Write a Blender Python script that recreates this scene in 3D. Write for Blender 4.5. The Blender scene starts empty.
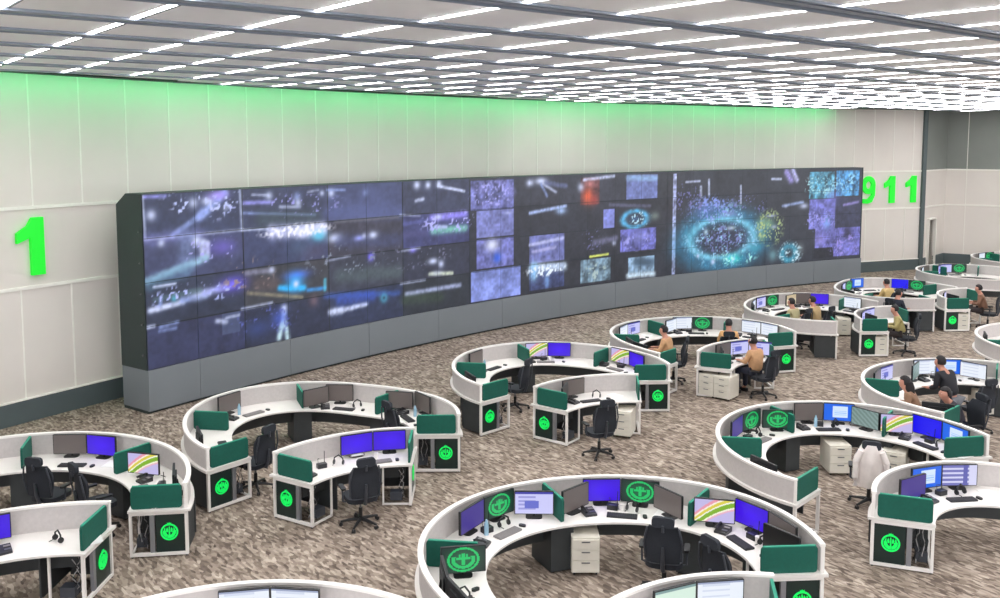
import bpy, bmesh, math, random
import numpy as np
from mathutils import Vector, Matrix
random.seed(7)
sc = bpy.context.scene
COL = sc.collection
PI = math.pi
D2R = PI / 180
STROKES=[('r',0.0,2.72,4.0,5.0,(54,62,92),0.15,0),
('r',0.0,2.72,3.0,4.0,(62,68,102),0.15,0),
('r',0.0,2.72,2.0,3.0,(48,55,76),0.15,0),
('r',0.0,2.72,1.0,2.0,(52,57,88),0.15,0),
('r',2.72,5.43,4.0,5.0,(56,63,92),0.15,0),
('r',2.72,5.43,3.0,4.0,(58,66,102),0.15,0),
('r',2.72,5.43,2.0,3.0,(60,62,70),0.15,0),
('r',2.72,5.43,1.0,2.0,(46,52,74),0.15,0),
('r',5.43,8.15,4.0,5.0,(68,76,116),0.1,0.3),
('r',5.43,8.15,3.0,4.0,(60,60,76),0.15,0),
('r',5.43,8.15,2.0,3.0,(56,60,76),0.15,0),
('r',5.43,8.15,1.0,2.0,(48,56,82),0.15,0),
('r',8.15,10.87,4.0,5.0,(56,62,88),0.15,0),
('r',8.15,10.87,3.0,4.0,(62,66,112),0.15,0),
('r',8.15,10.87,2.0,3.0,(50,54,72),0.15,0),
('r',8.15,10.87,1.0,2.0,(46,52,62),0.15,0),
('r',10.87,19.02,4.0,5.0,(54,57,70),0.15,0),
('r',10.87,19.02,3.0,4.0,(46,49,60),0.15,0),
('r',10.87,19.02,2.0,3.0,(48,51,62),0.15,0),
('r',10.87,19.02,1.0,2.0,(46,49,58),0.15,0),
('r',19.02,21.33,4.0,5.0,(50,53,62),0.15,0),
('r',19.02,21.33,3.0,4.0,(46,48,58),0.15,0),
('r',19.02,21.33,2.0,3.0,(48,50,60),0.15,0),
('r',19.02,21.33,1.0,2.0,(44,48,58),0.15,0),
('r',21.6,31.3,1,5,(50,54,64),0.1,0),
('l',0.74,4.01,1.65,4.5,0.12,(140,160,220),0.7),
('l',1.51,4.41,2.2,4.92,0.22,(150,170,240),0.9),
('b',0.22,4.52,0.16,0.16,(205,215,250),0.9),
('b',1.33,4.73,0.16,0.16,(205,215,250),0.8),
('b',1.71,4.76,0.2,0.12,(205,215,250),0.95),
('b',2.02,4.88,0.35,0.15,(170,150,250),0.9),
('b',2.24,4.56,0.12,0.12,(205,215,250),0.5),
('l',0.06,4.94,0.59,4.93,0.06,(150,150,235),0.8),
('l',0.02,4.96,0.05,4.02,0.04,(205,215,250),0.6),
('l',2.66,5.0,2.69,3.99,0.05,(205,215,250),0.6),
('l',0.04,3.98,2.69,3.99,0.05,(205,215,250),0.5),
('l',0.04,3.98,1.49,3.99,0.3,(150,150,235),0.35),
('l',1.11,3.88,1.11,3.32,0.5,(130,150,200),0.5),
('b',1.4,3.83,0.16,0.16,(205,215,250),1),
('l',1.57,3.77,1.56,3.46,0.18,(205,215,250),0.8),
('l',1.7,3.73,1.69,3.44,0.1,(205,215,250),0.8),
('l',1.57,3.77,1.7,3.75,0.1,(205,215,250),0.8),
('b',2.1,3.62,0.5,0.25,(120,100,220),0.6),
('l',0.08,3.05,1.64,3.4,0.16,(150,190,220),0.9),
('l',0.13,2.95,1.13,3.17,0.3,(90,130,160),0.5),
('b',0.45,3.87,0.12,0.12,(205,215,250),0.8),
('l',0.23,2.89,0.78,2.89,0.04,(205,215,250),0.8),
('l',0.11,2.36,0.97,2.44,0.12,(205,215,250),0.9),
('l',0.97,2.48,1.58,2.52,0.16,(140,160,220),0.8),
('b',1.44,2.56,0.35,0.15,(205,215,250),0.6),
('l',1.58,2.57,2.36,2.66,0.16,(170,180,240),0.9),
('b',2.39,2.68,0.5,0.25,(110,90,240),0.8),
('b',0.74,2.57,0.1,0.1,(90,200,235),0.9),
('l',0.24,2.59,1.44,2.66,0.1,(90,120,130),0.6),
('l',0.37,2.46,0.4,2.61,0.08,(140,160,220),0.8),
('l',0.02,1.99,0.19,2.0,0.07,(205,215,250),0.8),
('l',0.35,1.95,0.82,1.99,0.06,(140,160,220),0.7),
('l',0.34,1.86,0.76,1.86,0.06,(140,160,220),0.6),
('r',2.0,2.6,1.45,2.0,(76,86,122),0.1,0),
('l',1.89,1.84,2.15,1.77,0.1,(205,215,250),0.7),
('l',2.16,1.87,2.54,1.88,0.05,(205,215,250),0.6),
('l',2.77,4.65,3.56,4.63,0.08,(150,150,235),0.8),
('b',3.53,4.79,0.14,0.14,(205,215,250),0.8),
('l',3.02,4.84,3.5,4.81,0.04,(205,215,250),0.6),
('b',4.42,4.72,0.15,0.15,(140,160,220),0.8),
('b',4.45,4.56,0.14,0.14,(205,215,250),0.8),
('l',2.76,4.4,5.0,4.21,0.05,(140,160,220),0.7),
('l',3.87,4.49,4.51,4.45,0.06,(205,215,250),0.6),
('b',5.25,4.78,0.1,0.1,(205,215,250),0.8),
('l',4.78,4.83,5.12,4.87,0.04,(205,215,250),0.5),
('l',3.3,4.22,5.0,4.15,0.4,(60,80,80),0.5),
('l',2.72,3.98,3.48,3.95,0.04,(205,215,250),0.7),
('l',3.6,3.86,5.23,3.79,0.35,(200,205,245),0.95),
('l',4.49,3.79,5.26,3.84,0.3,(215,220,255),0.9),
('b',5.12,3.63,0.3,0.18,(90,200,235),0.9),
('b',4.48,3.37,0.5,0.3,(80,120,150),0.3),
('b',4.94,3.22,0.6,0.3,(100,80,100),0.3),
('l',2.78,2.9,3.57,2.89,0.12,(150,150,180),0.6),
('b',3.57,2.89,0.12,0.12,(205,215,250),0.7),
('b',4.37,2.67,0.5,0.15,(80,110,230),0.9),
('b',4.3,2.46,0.35,0.3,(60,170,250),1),
('l',3.81,2.39,4.59,2.29,0.14,(50,180,250),1),
('b',4.33,2.43,0.12,0.12,(205,215,250),1),
('l',4.72,2.22,5.29,2.2,0.08,(60,150,230),0.8),
('l',5.3,2.42,5.29,2.15,0.08,(90,200,235),0.7),
('l',2.82,2.39,4.52,2.06,0.07,(170,160,130),0.6),
('l',3.13,2.56,3.66,2.54,0.3,(110,90,90),0.5),
('l',2.63,2.02,3.55,2.04,0.05,(205,215,250),0.6),
('l',3.92,1.72,3.88,1.41,0.16,(170,190,250),0.9),
('b',3.93,1.85,0.13,0.13,(205,215,250),1),
('l',3.85,1.44,3.75,1.09,0.14,(190,220,230),0.9),
('l',3.95,1.43,4.03,1.04,0.14,(190,220,230),0.9),
('b',3.76,1.61,0.3,0.3,(70,100,220),0.6),
('b',3.1,1.46,0.5,0.3,(60,80,150),0.6),
('b',4.91,1.9,0.2,0.2,(140,110,120),0.6),
('l',5.48,4.26,7.98,4.08,0.4,(84,94,146),0.6),
('b',5.56,4.77,0.14,0.14,(205,215,250),0.9),
('l',5.42,4.86,6.04,4.83,0.05,(140,160,220),0.7),
('b',6.76,4.72,0.12,0.12,(140,160,220),0.6),
('l',5.68,3.97,7.98,3.96,0.06,(110,110,120),0.6),
('b',5.67,3.53,0.3,0.16,(205,215,250),1),
('l',5.84,3.44,7.93,3.29,0.4,(70,80,130),0.5),
('b',7.03,3.51,0.2,0.13,(205,215,250),1),
('b',6.52,3.46,0.22,0.1,(160,170,250),0.9),
('b',6.7,3.51,0.1,0.1,(205,215,250),0.7),
('l',5.35,2.93,6.19,2.99,0.04,(205,215,250),0.5),
('b',6.94,2.89,0.15,0.15,(120,110,255),1),
('l',5.82,2.47,7.95,2.35,0.4,(84,100,104),0.6),
('l',5.32,1.98,7.95,1.72,0.15,(60,90,170),0.7),
('l',5.49,1.51,5.87,1.51,0.18,(205,215,250),1),
('l',6.01,1.52,6.23,1.52,0.12,(205,215,250),0.9),
('l',6.3,1.54,6.74,1.56,0.12,(205,215,250),0.9),
('b',7.41,1.65,0.16,0.16,(90,200,235),0.9),
('b',7.41,1.65,0.08,0.08,(40,60,80),0.9),
('l',5.81,1.8,6.96,1.76,0.3,(60,90,200),0.6),
('b',8.72,4.87,0.16,0.16,(205,215,250),1),
('b',9.16,4.85,0.14,0.14,(205,215,250),1),
('b',9.6,4.87,0.14,0.14,(205,215,250),1),
('l',9.56,4.81,10.64,4.61,0.07,(205,215,250),0.9),
('l',8.68,4.4,8.96,4.44,0.09,(205,215,250),0.8),
('l',8.05,4.02,8.83,3.94,0.04,(205,215,250),0.5),
('l',9.31,3.85,10.67,3.89,0.2,(150,140,250),0.85),
('b',9.55,3.86,0.2,0.1,(205,215,250),0.9),
('l',9.35,3.45,10.67,3.45,0.22,(120,190,180),0.85),
('l',9.43,3.57,9.88,3.54,0.1,(190,200,250),0.8),
('l',8.2,3.74,9.23,3.79,0.1,(100,105,180),0.6),
('l',8.2,3.42,9.03,3.41,0.2,(80,80,130),0.6),
('b',8.54,2.94,0.18,0.1,(130,120,240),0.9),
('l',8.12,2.95,8.82,2.98,0.05,(205,215,250),0.5),
('b',9.34,2.53,0.25,0.12,(205,215,250),1),
('b',9.67,2.41,0.15,0.15,(205,215,250),0.9),
('l',9.21,2.15,10.12,2.08,0.1,(200,210,190),0.9),
('b',9.5,2.15,0.3,0.1,(205,215,250),0.5),
('l',8.26,1.65,10.45,1.67,0.12,(170,180,220),0.85),
('l',8.17,1.49,9.62,1.39,0.3,(60,80,60),0.5),
('l',8.06,1.98,9.01,1.99,0.05,(205,215,250),0.6),
('r',10.89,12.82,3.97,4.92,(98,102,160),0.5,0.0),
('r',11.14,12.82,3.07,3.96,(122,128,192),0.25,0.0),
('r',11.14,12.82,2.07,3.04,(112,116,184),0.3,0.0),
('r',10.88,13.14,1.04,2.04,(128,142,212),0.2,0.3),
('b',11.84,2.82,0.35,0.25,(230,235,255),0.9),
('b',12.06,2.38,0.2,0.2,(40,90,220),0.9),
('b',11.32,4.62,0.4,0.2,(140,140,220),0.5),
('b',11.84,4.12,0.6,0.1,(130,130,210),0.5),
('l',12.19,4.81,12.73,4.5,0.3,(140,140,220),0.5),
('b',12.55,3.82,0.2,0.06,(205,215,250),0.5),
('b',13.54,4.77,0.2,0.15,(205,215,250),1),
('b',14.05,4.82,0.35,0.15,(205,215,250),1),
('l',14.15,4.72,14.76,4.42,0.08,(205,215,250),0.7),
('l',14.05,4.72,14.34,4.3,0.08,(140,160,220),0.7),
('l',14.29,4.75,15.24,4.61,0.15,(110,120,170),0.6),
('l',13.55,3.76,15.24,3.92,0.1,(170,190,240),0.9),
('b',15.01,3.76,0.3,0.15,(170,200,250),0.9),
('r',13.51,15.2,2.04,2.99,(110,116,176),0.25,0.2),
('l',13.55,2.68,15.11,2.81,0.1,(190,195,240),0.8),
('l',13.69,2.44,14.73,2.52,0.1,(180,180,230),0.7),
('r',13.51,15.21,1.09,1.98,(64,74,116),0.3,0.0),
('l',13.65,1.9,15.17,1.82,0.3,(205,225,250),0.8),
('l',13.74,1.92,13.74,1.61,0.35,(150,200,245),0.9),
('l',14.35,1.62,14.36,1.27,0.2,(120,160,220),0.7),
('r',15.91,16.9,3.89,4.91,(84,52,56),0.4,0.0),
('b',16.31,4.22,0.3,0.35,(240,100,60),0.9),
('b',15.96,4.55,0.2,0.2,(205,215,250),0.8),
('l',16.11,4.8,17.6,4.9,0.1,(205,215,250),0.8),
('b',16.61,4.07,0.25,0.25,(190,70,60),0.6),
('b',16.4,4.65,0.25,0.15,(230,150,150),0.7),
('r',18.21,19.86,4.0,4.92,(112,124,184),0.2,0.3),
('l',18.31,4.81,19.76,4.77,0.2,(150,190,230),0.7),
('r',17.06,17.67,3.0,3.73,(124,132,204),0.2,0.0),
('o',18.7,3.28,0.62,0.3,0.16,(90,180,230),1.0),
('b',18.7,3.28,0.4,0.16,(60,110,170),0.6),
('l',17.41,3.86,19.47,3.73,0.1,(120,120,160),0.5),
('b',19.74,3.34,0.3,0.2,(140,160,150),0.6),
('r',17.93,19.85,2.06,2.95,(96,98,168),0.45,0.0),
('b',18.97,2.59,0.5,0.25,(140,145,215),0.6),
('l',16.63,2.53,17.73,2.63,0.2,(130,130,170),0.6),
('b',17.64,2.45,0.12,0.12,(205,215,250),0.8),
('l',16.44,2.04,17.34,2.07,0.06,(225,235,110),1),
('r',15.94,17.49,1.11,1.97,(104,128,146),0.5,0.0),
('r',18.36,19.77,1.1,1.88,(120,146,172),0.4,-0.3),
('l',18.37,1.17,19.73,1.13,0.2,(210,230,245),0.8),
('l',18.78,1.66,19.62,1.6,0.3,(50,70,90),0.7),
('r',20.63,20.89,1.0,4.94,(160,168,210),0.45,0.0),
('o',23.44,2.2,2.05,1.0,0.75,(50,125,165),0.9),
('o',23.38,2.28,1.75,0.78,0.22,(120,200,230),0.95),
('b',23.39,2.2,1.2,0.5,(50,60,100),0.6),
('b',24.02,1.39,0.5,0.22,(40,215,210),1),
('b',24.02,1.39,0.15,0.1,(205,215,250),1),
('b',22.08,1.65,0.1,0.1,(205,215,250),0.9),
('b',22.91,1.35,0.15,0.15,(205,215,250),0.9),
('b',21.52,2.51,0.5,0.4,(60,140,170),0.5),
('b',25.24,1.77,0.4,0.25,(70,170,190),0.6),
('b',23.87,2.66,0.3,0.1,(210,230,240),0.8),
('b',22.49,2.57,0.15,0.15,(200,230,250),0.8),
('b',22.69,3.56,1.0,0.28,(90,120,190),0.75),
('b',23.69,3.24,0.7,0.15,(140,150,210),0.7),
('b',22.31,3.34,0.5,0.3,(80,120,190),0.6),
('l',22.6,4.63,22.62,4.04,0.08,(205,215,250),0.8),
('l',22.17,4.37,22.18,4.01,0.1,(205,215,250),0.7),
('l',24.37,4.35,24.39,3.66,0.07,(205,215,250),0.8),
('l',21.36,4.58,22.11,4.6,0.06,(205,215,250),0.8),
('b',25.65,2.83,0.4,0.3,(130,150,100),0.6),
('b',25.94,2.73,0.5,0.3,(140,190,150),0.6),
('b',26.1,3.06,0.35,0.08,(205,215,250),0.7),
('b',25.62,2.25,0.3,0.3,(150,170,90),0.5),
('b',26.29,2.59,0.2,0.1,(205,215,250),0.6),
('o',27.18,1.44,0.38,0.3,0.3,(70,160,190),1.0),
('b',26.27,1.41,0.3,0.3,(130,190,200),0.6),
('b',27.81,1.58,0.25,0.3,(150,160,160),0.5),
('l',26.94,4.87,27.18,4.53,0.3,(170,160,240),0.8),
('l',27.27,4.95,27.52,4.52,0.2,(200,200,255),0.8),
('l',26.1,4.59,26.61,4.58,0.08,(205,215,250),0.8),
('l',26.76,3.45,27.9,3.58,0.1,(150,170,220),0.8),
('b',27.96,3.41,0.3,0.15,(205,215,250),0.8),
('b',26.93,3.44,0.1,0.1,(205,215,250),0.6),
('r',28.19,29.68,3.7,4.85,(78,140,168),0.55,0.0),
('r',29.73,31.11,3.74,4.91,(70,130,180),0.6,0.0),
('r',28.24,29.79,2.37,3.7,(108,110,184),0.35,0.0),
('r',29.78,31.29,2.35,3.74,(54,58,82),0.2,0.0),
('r',28.63,31.35,1.14,2.4,(104,104,176),0.35,0.0),
('b',29.61,3.7,0.5,0.5,(110,110,190),0.6),
('l',30.26,3.38,31.06,3.49,0.1,(150,140,210),0.8),
('r',28.55,29.77,1.1,1.58,(42,44,54),0.2,0.0),
('b',30.55,2.14,0.25,0.35,(40,40,60),0.8),
('b',28.94,1.91,0.4,0.3,(160,150,220),0.5),
('b',29.31,2.67,0.25,0.35,(120,170,230),0.7),
('s',23.49,2.4,2.5,1.5,(150,200,235),0.5),
('s',23.38,2.28,1.5,0.7,(120,130,190),0.46),
('s',22.8,3.51,1.5,0.6,(130,150,225),0.42),
('s',26.06,2.56,0.9,0.9,(170,190,130),0.46),
('s',27.24,1.44,0.8,0.6,(190,220,235),0.46),
('s',24.13,1.43,1.4,0.35,(170,240,235),0.45),
('s',21.59,3.88,1.0,0.9,(110,110,170),0.52),
('s',24.62,3.57,1.5,0.5,(120,120,190),0.55),
('s',28.84,4.28,1.1,0.5,(170,220,230),0.45),
('s',30.45,4.34,1.1,0.5,(150,210,240),0.45),
('s',28.91,2.78,1.0,0.6,(150,150,230),0.5),
('s',30.4,1.62,1.2,0.6,(150,140,220),0.5),
('s',11.84,4.44,1.1,0.5,(170,170,240),0.45),
('s',14.31,1.76,1.1,0.25,(230,240,255),0.42),
('s',18.87,2.41,0.9,0.4,(160,160,230),0.48),
('s',18.75,3.28,0.9,0.4,(180,220,240),0.5),
('s',16.68,2.63,0.8,0.5,(110,110,160),0.5),
('s',16.74,1.47,0.7,0.4,(170,190,190),0.48),
('s',1.65,4.71,1.4,0.5,(190,200,250),0.58),
('s',1.44,2.61,1.8,0.35,(180,190,250),0.56),
('s',4.19,4.49,2.0,0.4,(150,150,220),0.58),
('s',4.4,3.85,1.4,0.2,(240,240,255),0.4),
('s',2.9,2.84,1.0,0.5,(150,130,130),0.55),
('s',6.01,2.89,1.6,0.5,(130,140,160),0.6),
('s',10.05,3.68,1.4,0.4,(180,180,250),0.52),
('s',8.82,2.77,1.5,0.5,(120,120,150),0.6),
('s',3.32,1.63,1.2,0.5,(90,100,180),0.58),
('s',1.75,3.58,1.0,0.4,(170,170,240),0.58)]


# ------------------------------------------------------------------ camera numbers
F, TH, HC = 900.0, math.atan(0.09), 6.2
def to_px(x, y, z):
    dz = z - HC
    fwd = y * math.cos(TH) - dz * math.sin(TH)
    up = y * math.sin(TH) + dz * math.cos(TH)
    if fwd < 0.2: return (-9999, -9999)
    return (500 + F * x / fwd, 221 - F * up / fwd)
def in_view(x, y, z, m=12):
    a, b = to_px(x, y, z)
    return -m < a < 1000 + m and -m < b < 598 + m

# ------------------------------------------------------------------ materials
def lin(c):
    return tuple(((v / 255) / 12.92 if v / 255 <= 0.04045 else ((v / 255 + 0.055) / 1.055) ** 2.4) for v in c)
MATS = {}
def mat(name, rgb, rough=0.6, metal=0.0, emit=0.0, vary=0.0, scale=8.0, ecol=None, spec=0.5):
    if name in MATS: return MATS[name]
    m = bpy.data.materials.new(name); m.use_nodes = True
    nt = m.node_tree; b = nt.nodes['Principled BSDF']
    c = (*lin(rgb), 1)
    b.inputs['Base Color'].default_value = c
    b.inputs['Roughness'].default_value = rough
    b.inputs['Metallic'].default_value = metal
    b.inputs['Specular IOR Level'].default_value = spec
    if emit:
        b.inputs['Emission Color'].default_value = (*lin(ecol or rgb), 1)
        b.inputs['Emission Strength'].default_value = emit
    if vary:
        tc = nt.nodes.new('ShaderNodeTexCoord'); n = nt.nodes.new('ShaderNodeTexNoise')
        n.inputs['Scale'].default_value = scale; n.inputs['Detail'].default_value = 4
        r = nt.nodes.new('ShaderNodeValToRGB')
        k0, k1 = 1 - vary, 1 + vary
        r.color_ramp.elements[0].position = 0.3; r.color_ramp.elements[1].position = 0.7
        r.color_ramp.elements[0].color = (*[v * k0 for v in c[:3]], 1)
        r.color_ramp.elements[1].color = (*[min(1, v * k1) for v in c[:3]], 1)
        nt.links.new(tc.outputs['Object'], n.inputs['Vector'])
        nt.links.new(n.outputs['Fac'], r.inputs['Fac']); nt.links.new(r.outputs['Color'], b.inputs['Base Color'])
    MATS[name] = m
    return m
def carpet_material():
    m = bpy.data.materials.new('woven_carpet'); m.use_nodes = True
    nt = m.node_tree; N = nt.nodes.new; Lk = nt.links.new; b = nt.nodes['Principled BSDF']
    tc = N('ShaderNodeTexCoord'); mp = N('ShaderNodeMapping'); mp.vector_type = 'POINT'
    rot = N('ShaderNodeMapping'); rot.inputs['Rotation'].default_value = (0, 0, -38.5 * D2R)
    Lk(tc.outputs['Object'], rot.inputs['Vector'])
    sep = []
    def layer(sx, sy, rnd):
        s = N('ShaderNodeMapping'); s.inputs['Scale'].default_value = (sx, sy, 1)
        Lk(rot.outputs['Vector'], s.inputs['Vector'])
        v = N('ShaderNodeTexVoronoi'); v.voronoi_dimensions = '2D'; v.inputs['Scale'].default_value = 1; v.inputs['Randomness'].default_value = rnd
        Lk(s.outputs['Vector'], v.inputs['Vector'])
        g = N('ShaderNodeSeparateColor'); Lk(v.outputs['Color'], g.inputs['Color'])
        return g.outputs['Red']
    a = layer(27, 9.0, 0.85); c = layer(9.0, 6.5, 1.0)
    n = N('ShaderNodeTexNoise'); n.inputs['Scale'].default_value = 0.9; n.inputs['Detail'].default_value = 3
    Lk(rot.outputs['Vector'], n.inputs['Vector'])
    mix = N('ShaderNodeMath'); mix.operation = 'MULTIPLY'; mix.inputs[1].default_value = 0.62; Lk(a, mix.inputs[0])
    m2 = N('ShaderNodeMath'); m2.operation = 'MULTIPLY_ADD'; m2.inputs[1].default_value = 0.26; Lk(c, m2.inputs[0]); Lk(mix.outputs[0], m2.inputs[2])
    m3 = N('ShaderNodeMath'); m3.operation = 'MULTIPLY_ADD'; m3.inputs[1].default_value = 0.2; Lk(n.outputs['Fac'], m3.inputs[0]); Lk(m2.outputs[0], m3.inputs[2])
    r = N('ShaderNodeValToRGB'); e = r.color_ramp.elements
    for i, (p, col) in enumerate([(0.08, (82, 73, 66)), (0.3, (112, 100, 91)), (0.52, (138, 125, 114)), (0.72, (158, 145, 133)), (0.95, (190, 177, 163))]):
        if i < 2: e[i].position = p; e[i].color = (*lin(col), 1)
        else:
            q = e.new(p); q.color = (*lin(col), 1)
    Lk(m3.outputs[0], r.inputs['Fac']); Lk(r.outputs['Color'], b.inputs['Base Color'])
    b.inputs['Roughness'].default_value = 0.95; b.inputs['Specular IOR Level'].default_value = 0.1
    bp = N('ShaderNodeBump'); bp.inputs['Strength'].default_value = 0.25; bp.inputs['Distance'].default_value = 0.01
    Lk(a, bp.inputs['Height']); Lk(bp.outputs['Normal'], b.inputs['Normal'])
    return m
def screen_material(name, strength):
    m = bpy.data.materials.new(name); m.use_nodes = True
    nt = m.node_tree; b = nt.nodes['Principled BSDF']
    a = nt.nodes.new('ShaderNodeAttribute'); a.attribute_name = 'picture'
    b.inputs['Base Color'].default_value = (0.01, 0.01, 0.012, 1); b.inputs['Roughness'].default_value = 0.35
    nt.links.new(a.outputs['Color'], b.inputs['Emission Color']); b.inputs['Emission Strength'].default_value = strength
    return m

WHITE = mat('white_laminate', (226, 222, 218), 0.45, vary=0.04, scale=3)
TRIM = mat('white_trim', (236, 232, 228), 0.4, vary=0.02)
PART = mat('grey_partition_fabric', (196, 190, 188), 0.85, vary=0.05, scale=20)
GREEN = mat('green_divider_fabric', (4, 86, 72), 0.8, vary=0.08, scale=25)
GREEN_EDGE = mat('green_divider_edge', (28, 138, 112), 0.6, vary=0.03)
DARK = mat('charcoal_panel', (56, 60, 62), 0.6, vary=0.08, scale=6)
BLACKGREEN = mat('black_green_panel', (22, 40, 38), 0.35, vary=0.08, scale=6)
EMBLEM = mat('glowing_green_emblem', (10, 215, 90), 0.5, emit=0.55, ecol=(10, 215, 90), vary=0.02)
ALU = mat('brushed_aluminium', (150, 152, 158), 0.4, 0.6, vary=0.04)
BLACK = mat('black_plastic', (26, 27, 30), 0.45, vary=0.06, scale=30)
CHAIRF = mat('black_mesh_fabric', (34, 38, 46), 0.8, vary=0.15, scale=60)
CHAIRS = mat('dark_grey_chair_shell', (58, 62, 70), 0.5, vary=0.05, scale=20)
CHROME = mat('dull_steel', (120, 122, 126), 0.35, 0.8, vary=0.03)
CABLE = mat('pale_cable', (170, 168, 168), 0.6, vary=0.05)
PEDW = mat('cream_pedestal', (222, 218, 206), 0.5, vary=0.03)
KEYS = mat('dark_keyboard', (48, 48, 52), 0.6, vary=0.1, scale=90)
KEYL = mat('grey_keyboard', (130, 126, 126), 0.6, vary=0.1, scale=90)
PAPER = mat('white_paper', (240, 240, 238), 0.8, vary=0.02)
PHONE = mat('black_telephone', (38, 38, 42), 0.4, vary=0.06)
SCRW = screen_material('wall_screen_glow', 1.0)
SCRM = screen_material('monitor_glow', 1.0)

# ------------------------------------------------------------------ mesh builder
class MB:
    def __init__(s): s.v = []; s.f = []; s.m = []; s.mats = []
    def mi(s, m):
        if m not in s.mats: s.mats.append(m)
        return s.mats.index(m)
    def add(s, vs, fs, m):
        o = len(s.v); s.v += [tuple(p) for p in vs]; k = s.mi(m)
        for f in fs: s.f.append([i + o for i in f]); s.m.append(k)
    def box(s, c, d, m, rz=0.0, rx=0.0, M=None, ry=0.0):
        x, y, z = d[0] / 2, d[1] / 2, d[2] / 2
        R = Matrix.Rotation(rz, 3, 'Z') @ Matrix.Rotation(ry, 3, 'Y') @ Matrix.Rotation(rx, 3, 'X')
        vs = [Vector(c) + R @ Vector(p) for p in [(-x, -y, -z), (x, -y, -z), (x, y, -z), (-x, y, -z), (-x, -y, z), (x, -y, z), (x, y, z), (-x, y, z)]]
        if M: vs = [M @ v for v in vs]
        s.add(vs, [(0, 3, 2, 1), (4, 5, 6, 7), (0, 1, 5, 4), (1, 2, 6, 5), (2, 3, 7, 6), (3, 0, 4, 7)], m)
    def rbox(s, c, d, r, m, axis='z', M=None, n=4):
        # rounded-corner slab: outline in the plane across AXIS
        ax = {'z': (0, 1, 2), 'y': (0, 2, 1), 'x': (1, 2, 0)}[axis]
        a, b, t = d[ax[0]] / 2, d[ax[1]] / 2, d[ax[2]] / 2
        r = min(r, a * .99, b * .99)
        pts = []
        for cx, cy, st in ((a - r, b - r, 0), (-a + r, b - r, 90), (-a + r, -b + r, 180), (a - r, -b + r, 270)):
            for k in range(n + 1):
                g = (st + 90 * k / n) * D2R
                pts.append((cx + r * math.cos(g), cy + r * math.sin(g)))
        vs = []
        for h in (-t, t):
            for p in pts:
                q = [0, 0, 0]; q[ax[0]] = p[0]; q[ax[1]] = p[1]; q[ax[2]] = h
                vs.append(Vector(c) + Vector(q))
        if M: vs = [M @ v for v in vs]
        k = len(pts)
        s.add(vs, [list(range(k))[::-1], list(range(k, 2 * k))] + [(i, (i + 1) % k, k + (i + 1) % k, k + i) for i in range(k)], m)
    def tube(s, pts, r, m, n=8, M=None):
        pts = [Vector(p) for p in pts]; rr = r if isinstance(r, (list, tuple)) else [r] * len(pts)
        vs = []
        for i, p in enumerate(pts):
            t = (pts[min(i + 1, len(pts) - 1)] - pts[max(i - 1, 0)]).normalized()
            u = t.cross(Vector((0, 0, 1)))
            if u.length < 1e-3: u = Vector((1, 0, 0))
            u.normalize(); w = t.cross(u)
            for k in range(n):
                a = 2 * PI * k / n
                vs.append(p + (u * math.cos(a) + w * math.sin(a)) * rr[i])
        if M: vs = [M @ v for v in vs]
        fs = [(i * n + k, i * n + (k + 1) % n, (i + 1) * n + (k + 1) % n, (i + 1) * n + k) for i in range(len(pts) - 1) for k in range(n)]
        fs += [list(range(n))[::-1], list(range((len(pts) - 1) * n, len(pts) * n))]
        s.add(vs, fs, m)
    def sweep(s, prof, rf, a0, a1, m, c=(0, 0), step=3.0):
        # closed (dr, z) outline swept about c from a0 to a1 degrees
        n = max(1, int(math.ceil(abs(a1 - a0) / step))); k = len(prof); vs = []
        for i in range(n + 1):
            a = (a0 + (a1 - a0) * i / n); g = a * D2R; R = rf(a)
            for dr, z in prof: vs.append((c[0] + (R + dr) * math.cos(g), c[1] + (R + dr) * math.sin(g), z))
        fs = [(i * k + j, i * k + (j + 1) % k, (i + 1) * k + (j + 1) % k, (i + 1) * k + j) for i in range(n) for j in range(k)]
        fs += [list(range(k))[::-1], list(range(n * k, (n + 1) * k))]
        s.add(vs, fs, m)
    def poly(s, pts, y0, y1, m, M=None):
        # outline in xz extruded along y
        k = len(pts); vs = [Vector((x, y0, z)) for x, z in pts] + [Vector((x, y1, z)) for x, z in pts]
        if M: vs = [M @ v for v in vs]
        s.add(vs, [list(range(k)), list(range(k, 2 * k))[::-1]] + [(i, k + i, k + (i + 1) % k, (i + 1) % k) for i in range(k)], m)
    def mesh(s, name, smooth=False):
        me = bpy.data.meshes.new(name); me.from_pydata(s.v, [], s.f)
        for m in s.mats: me.materials.append(m)
        me.polygons.foreach_set('material_index', s.m)
        bm = bmesh.new(); bm.from_mesh(me); bmesh.ops.recalc_face_normals(bm, faces=bm.faces)
        if smooth:
            for f in bm.faces: f.smooth = True
            for e in bm.edges:
                if len(e.link_faces) == 2 and e.calc_face_angle(0) > 0.7: e.smooth = False
        bm.to_mesh(me); bm.free()
        return me
    def build(s, name, parent=None, smooth=True, loc=None):
        o = bpy.data.objects.new(name, s.mesh(name, smooth)); COL.objects.link(o)
        if parent: o.parent = parent
        if loc: o.location = loc
        return o
def rect(r0, r1, z0, z1): return [(r0, z0), (r1, z0), (r1, z1), (r0, z1)]
def thing(name, label, cat, loc=(0, 0, 0), rz=0.0, group=None):
    o = bpy.data.objects.new(name, None); COL.objects.link(o); o.empty_display_size = 0.2
    o.location = loc; o.rotation_euler = (0, 0, rz); tag(o, label, cat, group); return o
def tag(o, label, cat, group=None):
    if label: o['label'] = label
    o['category'] = cat
    if group: o['group'] = group
    return o
def struct(o, label=None):
    o['kind'] = 'structure'
    if label: o['label'] = label
    return o
def kids(o): return KIDS.get(o.name, [])
KIDS = {}
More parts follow.
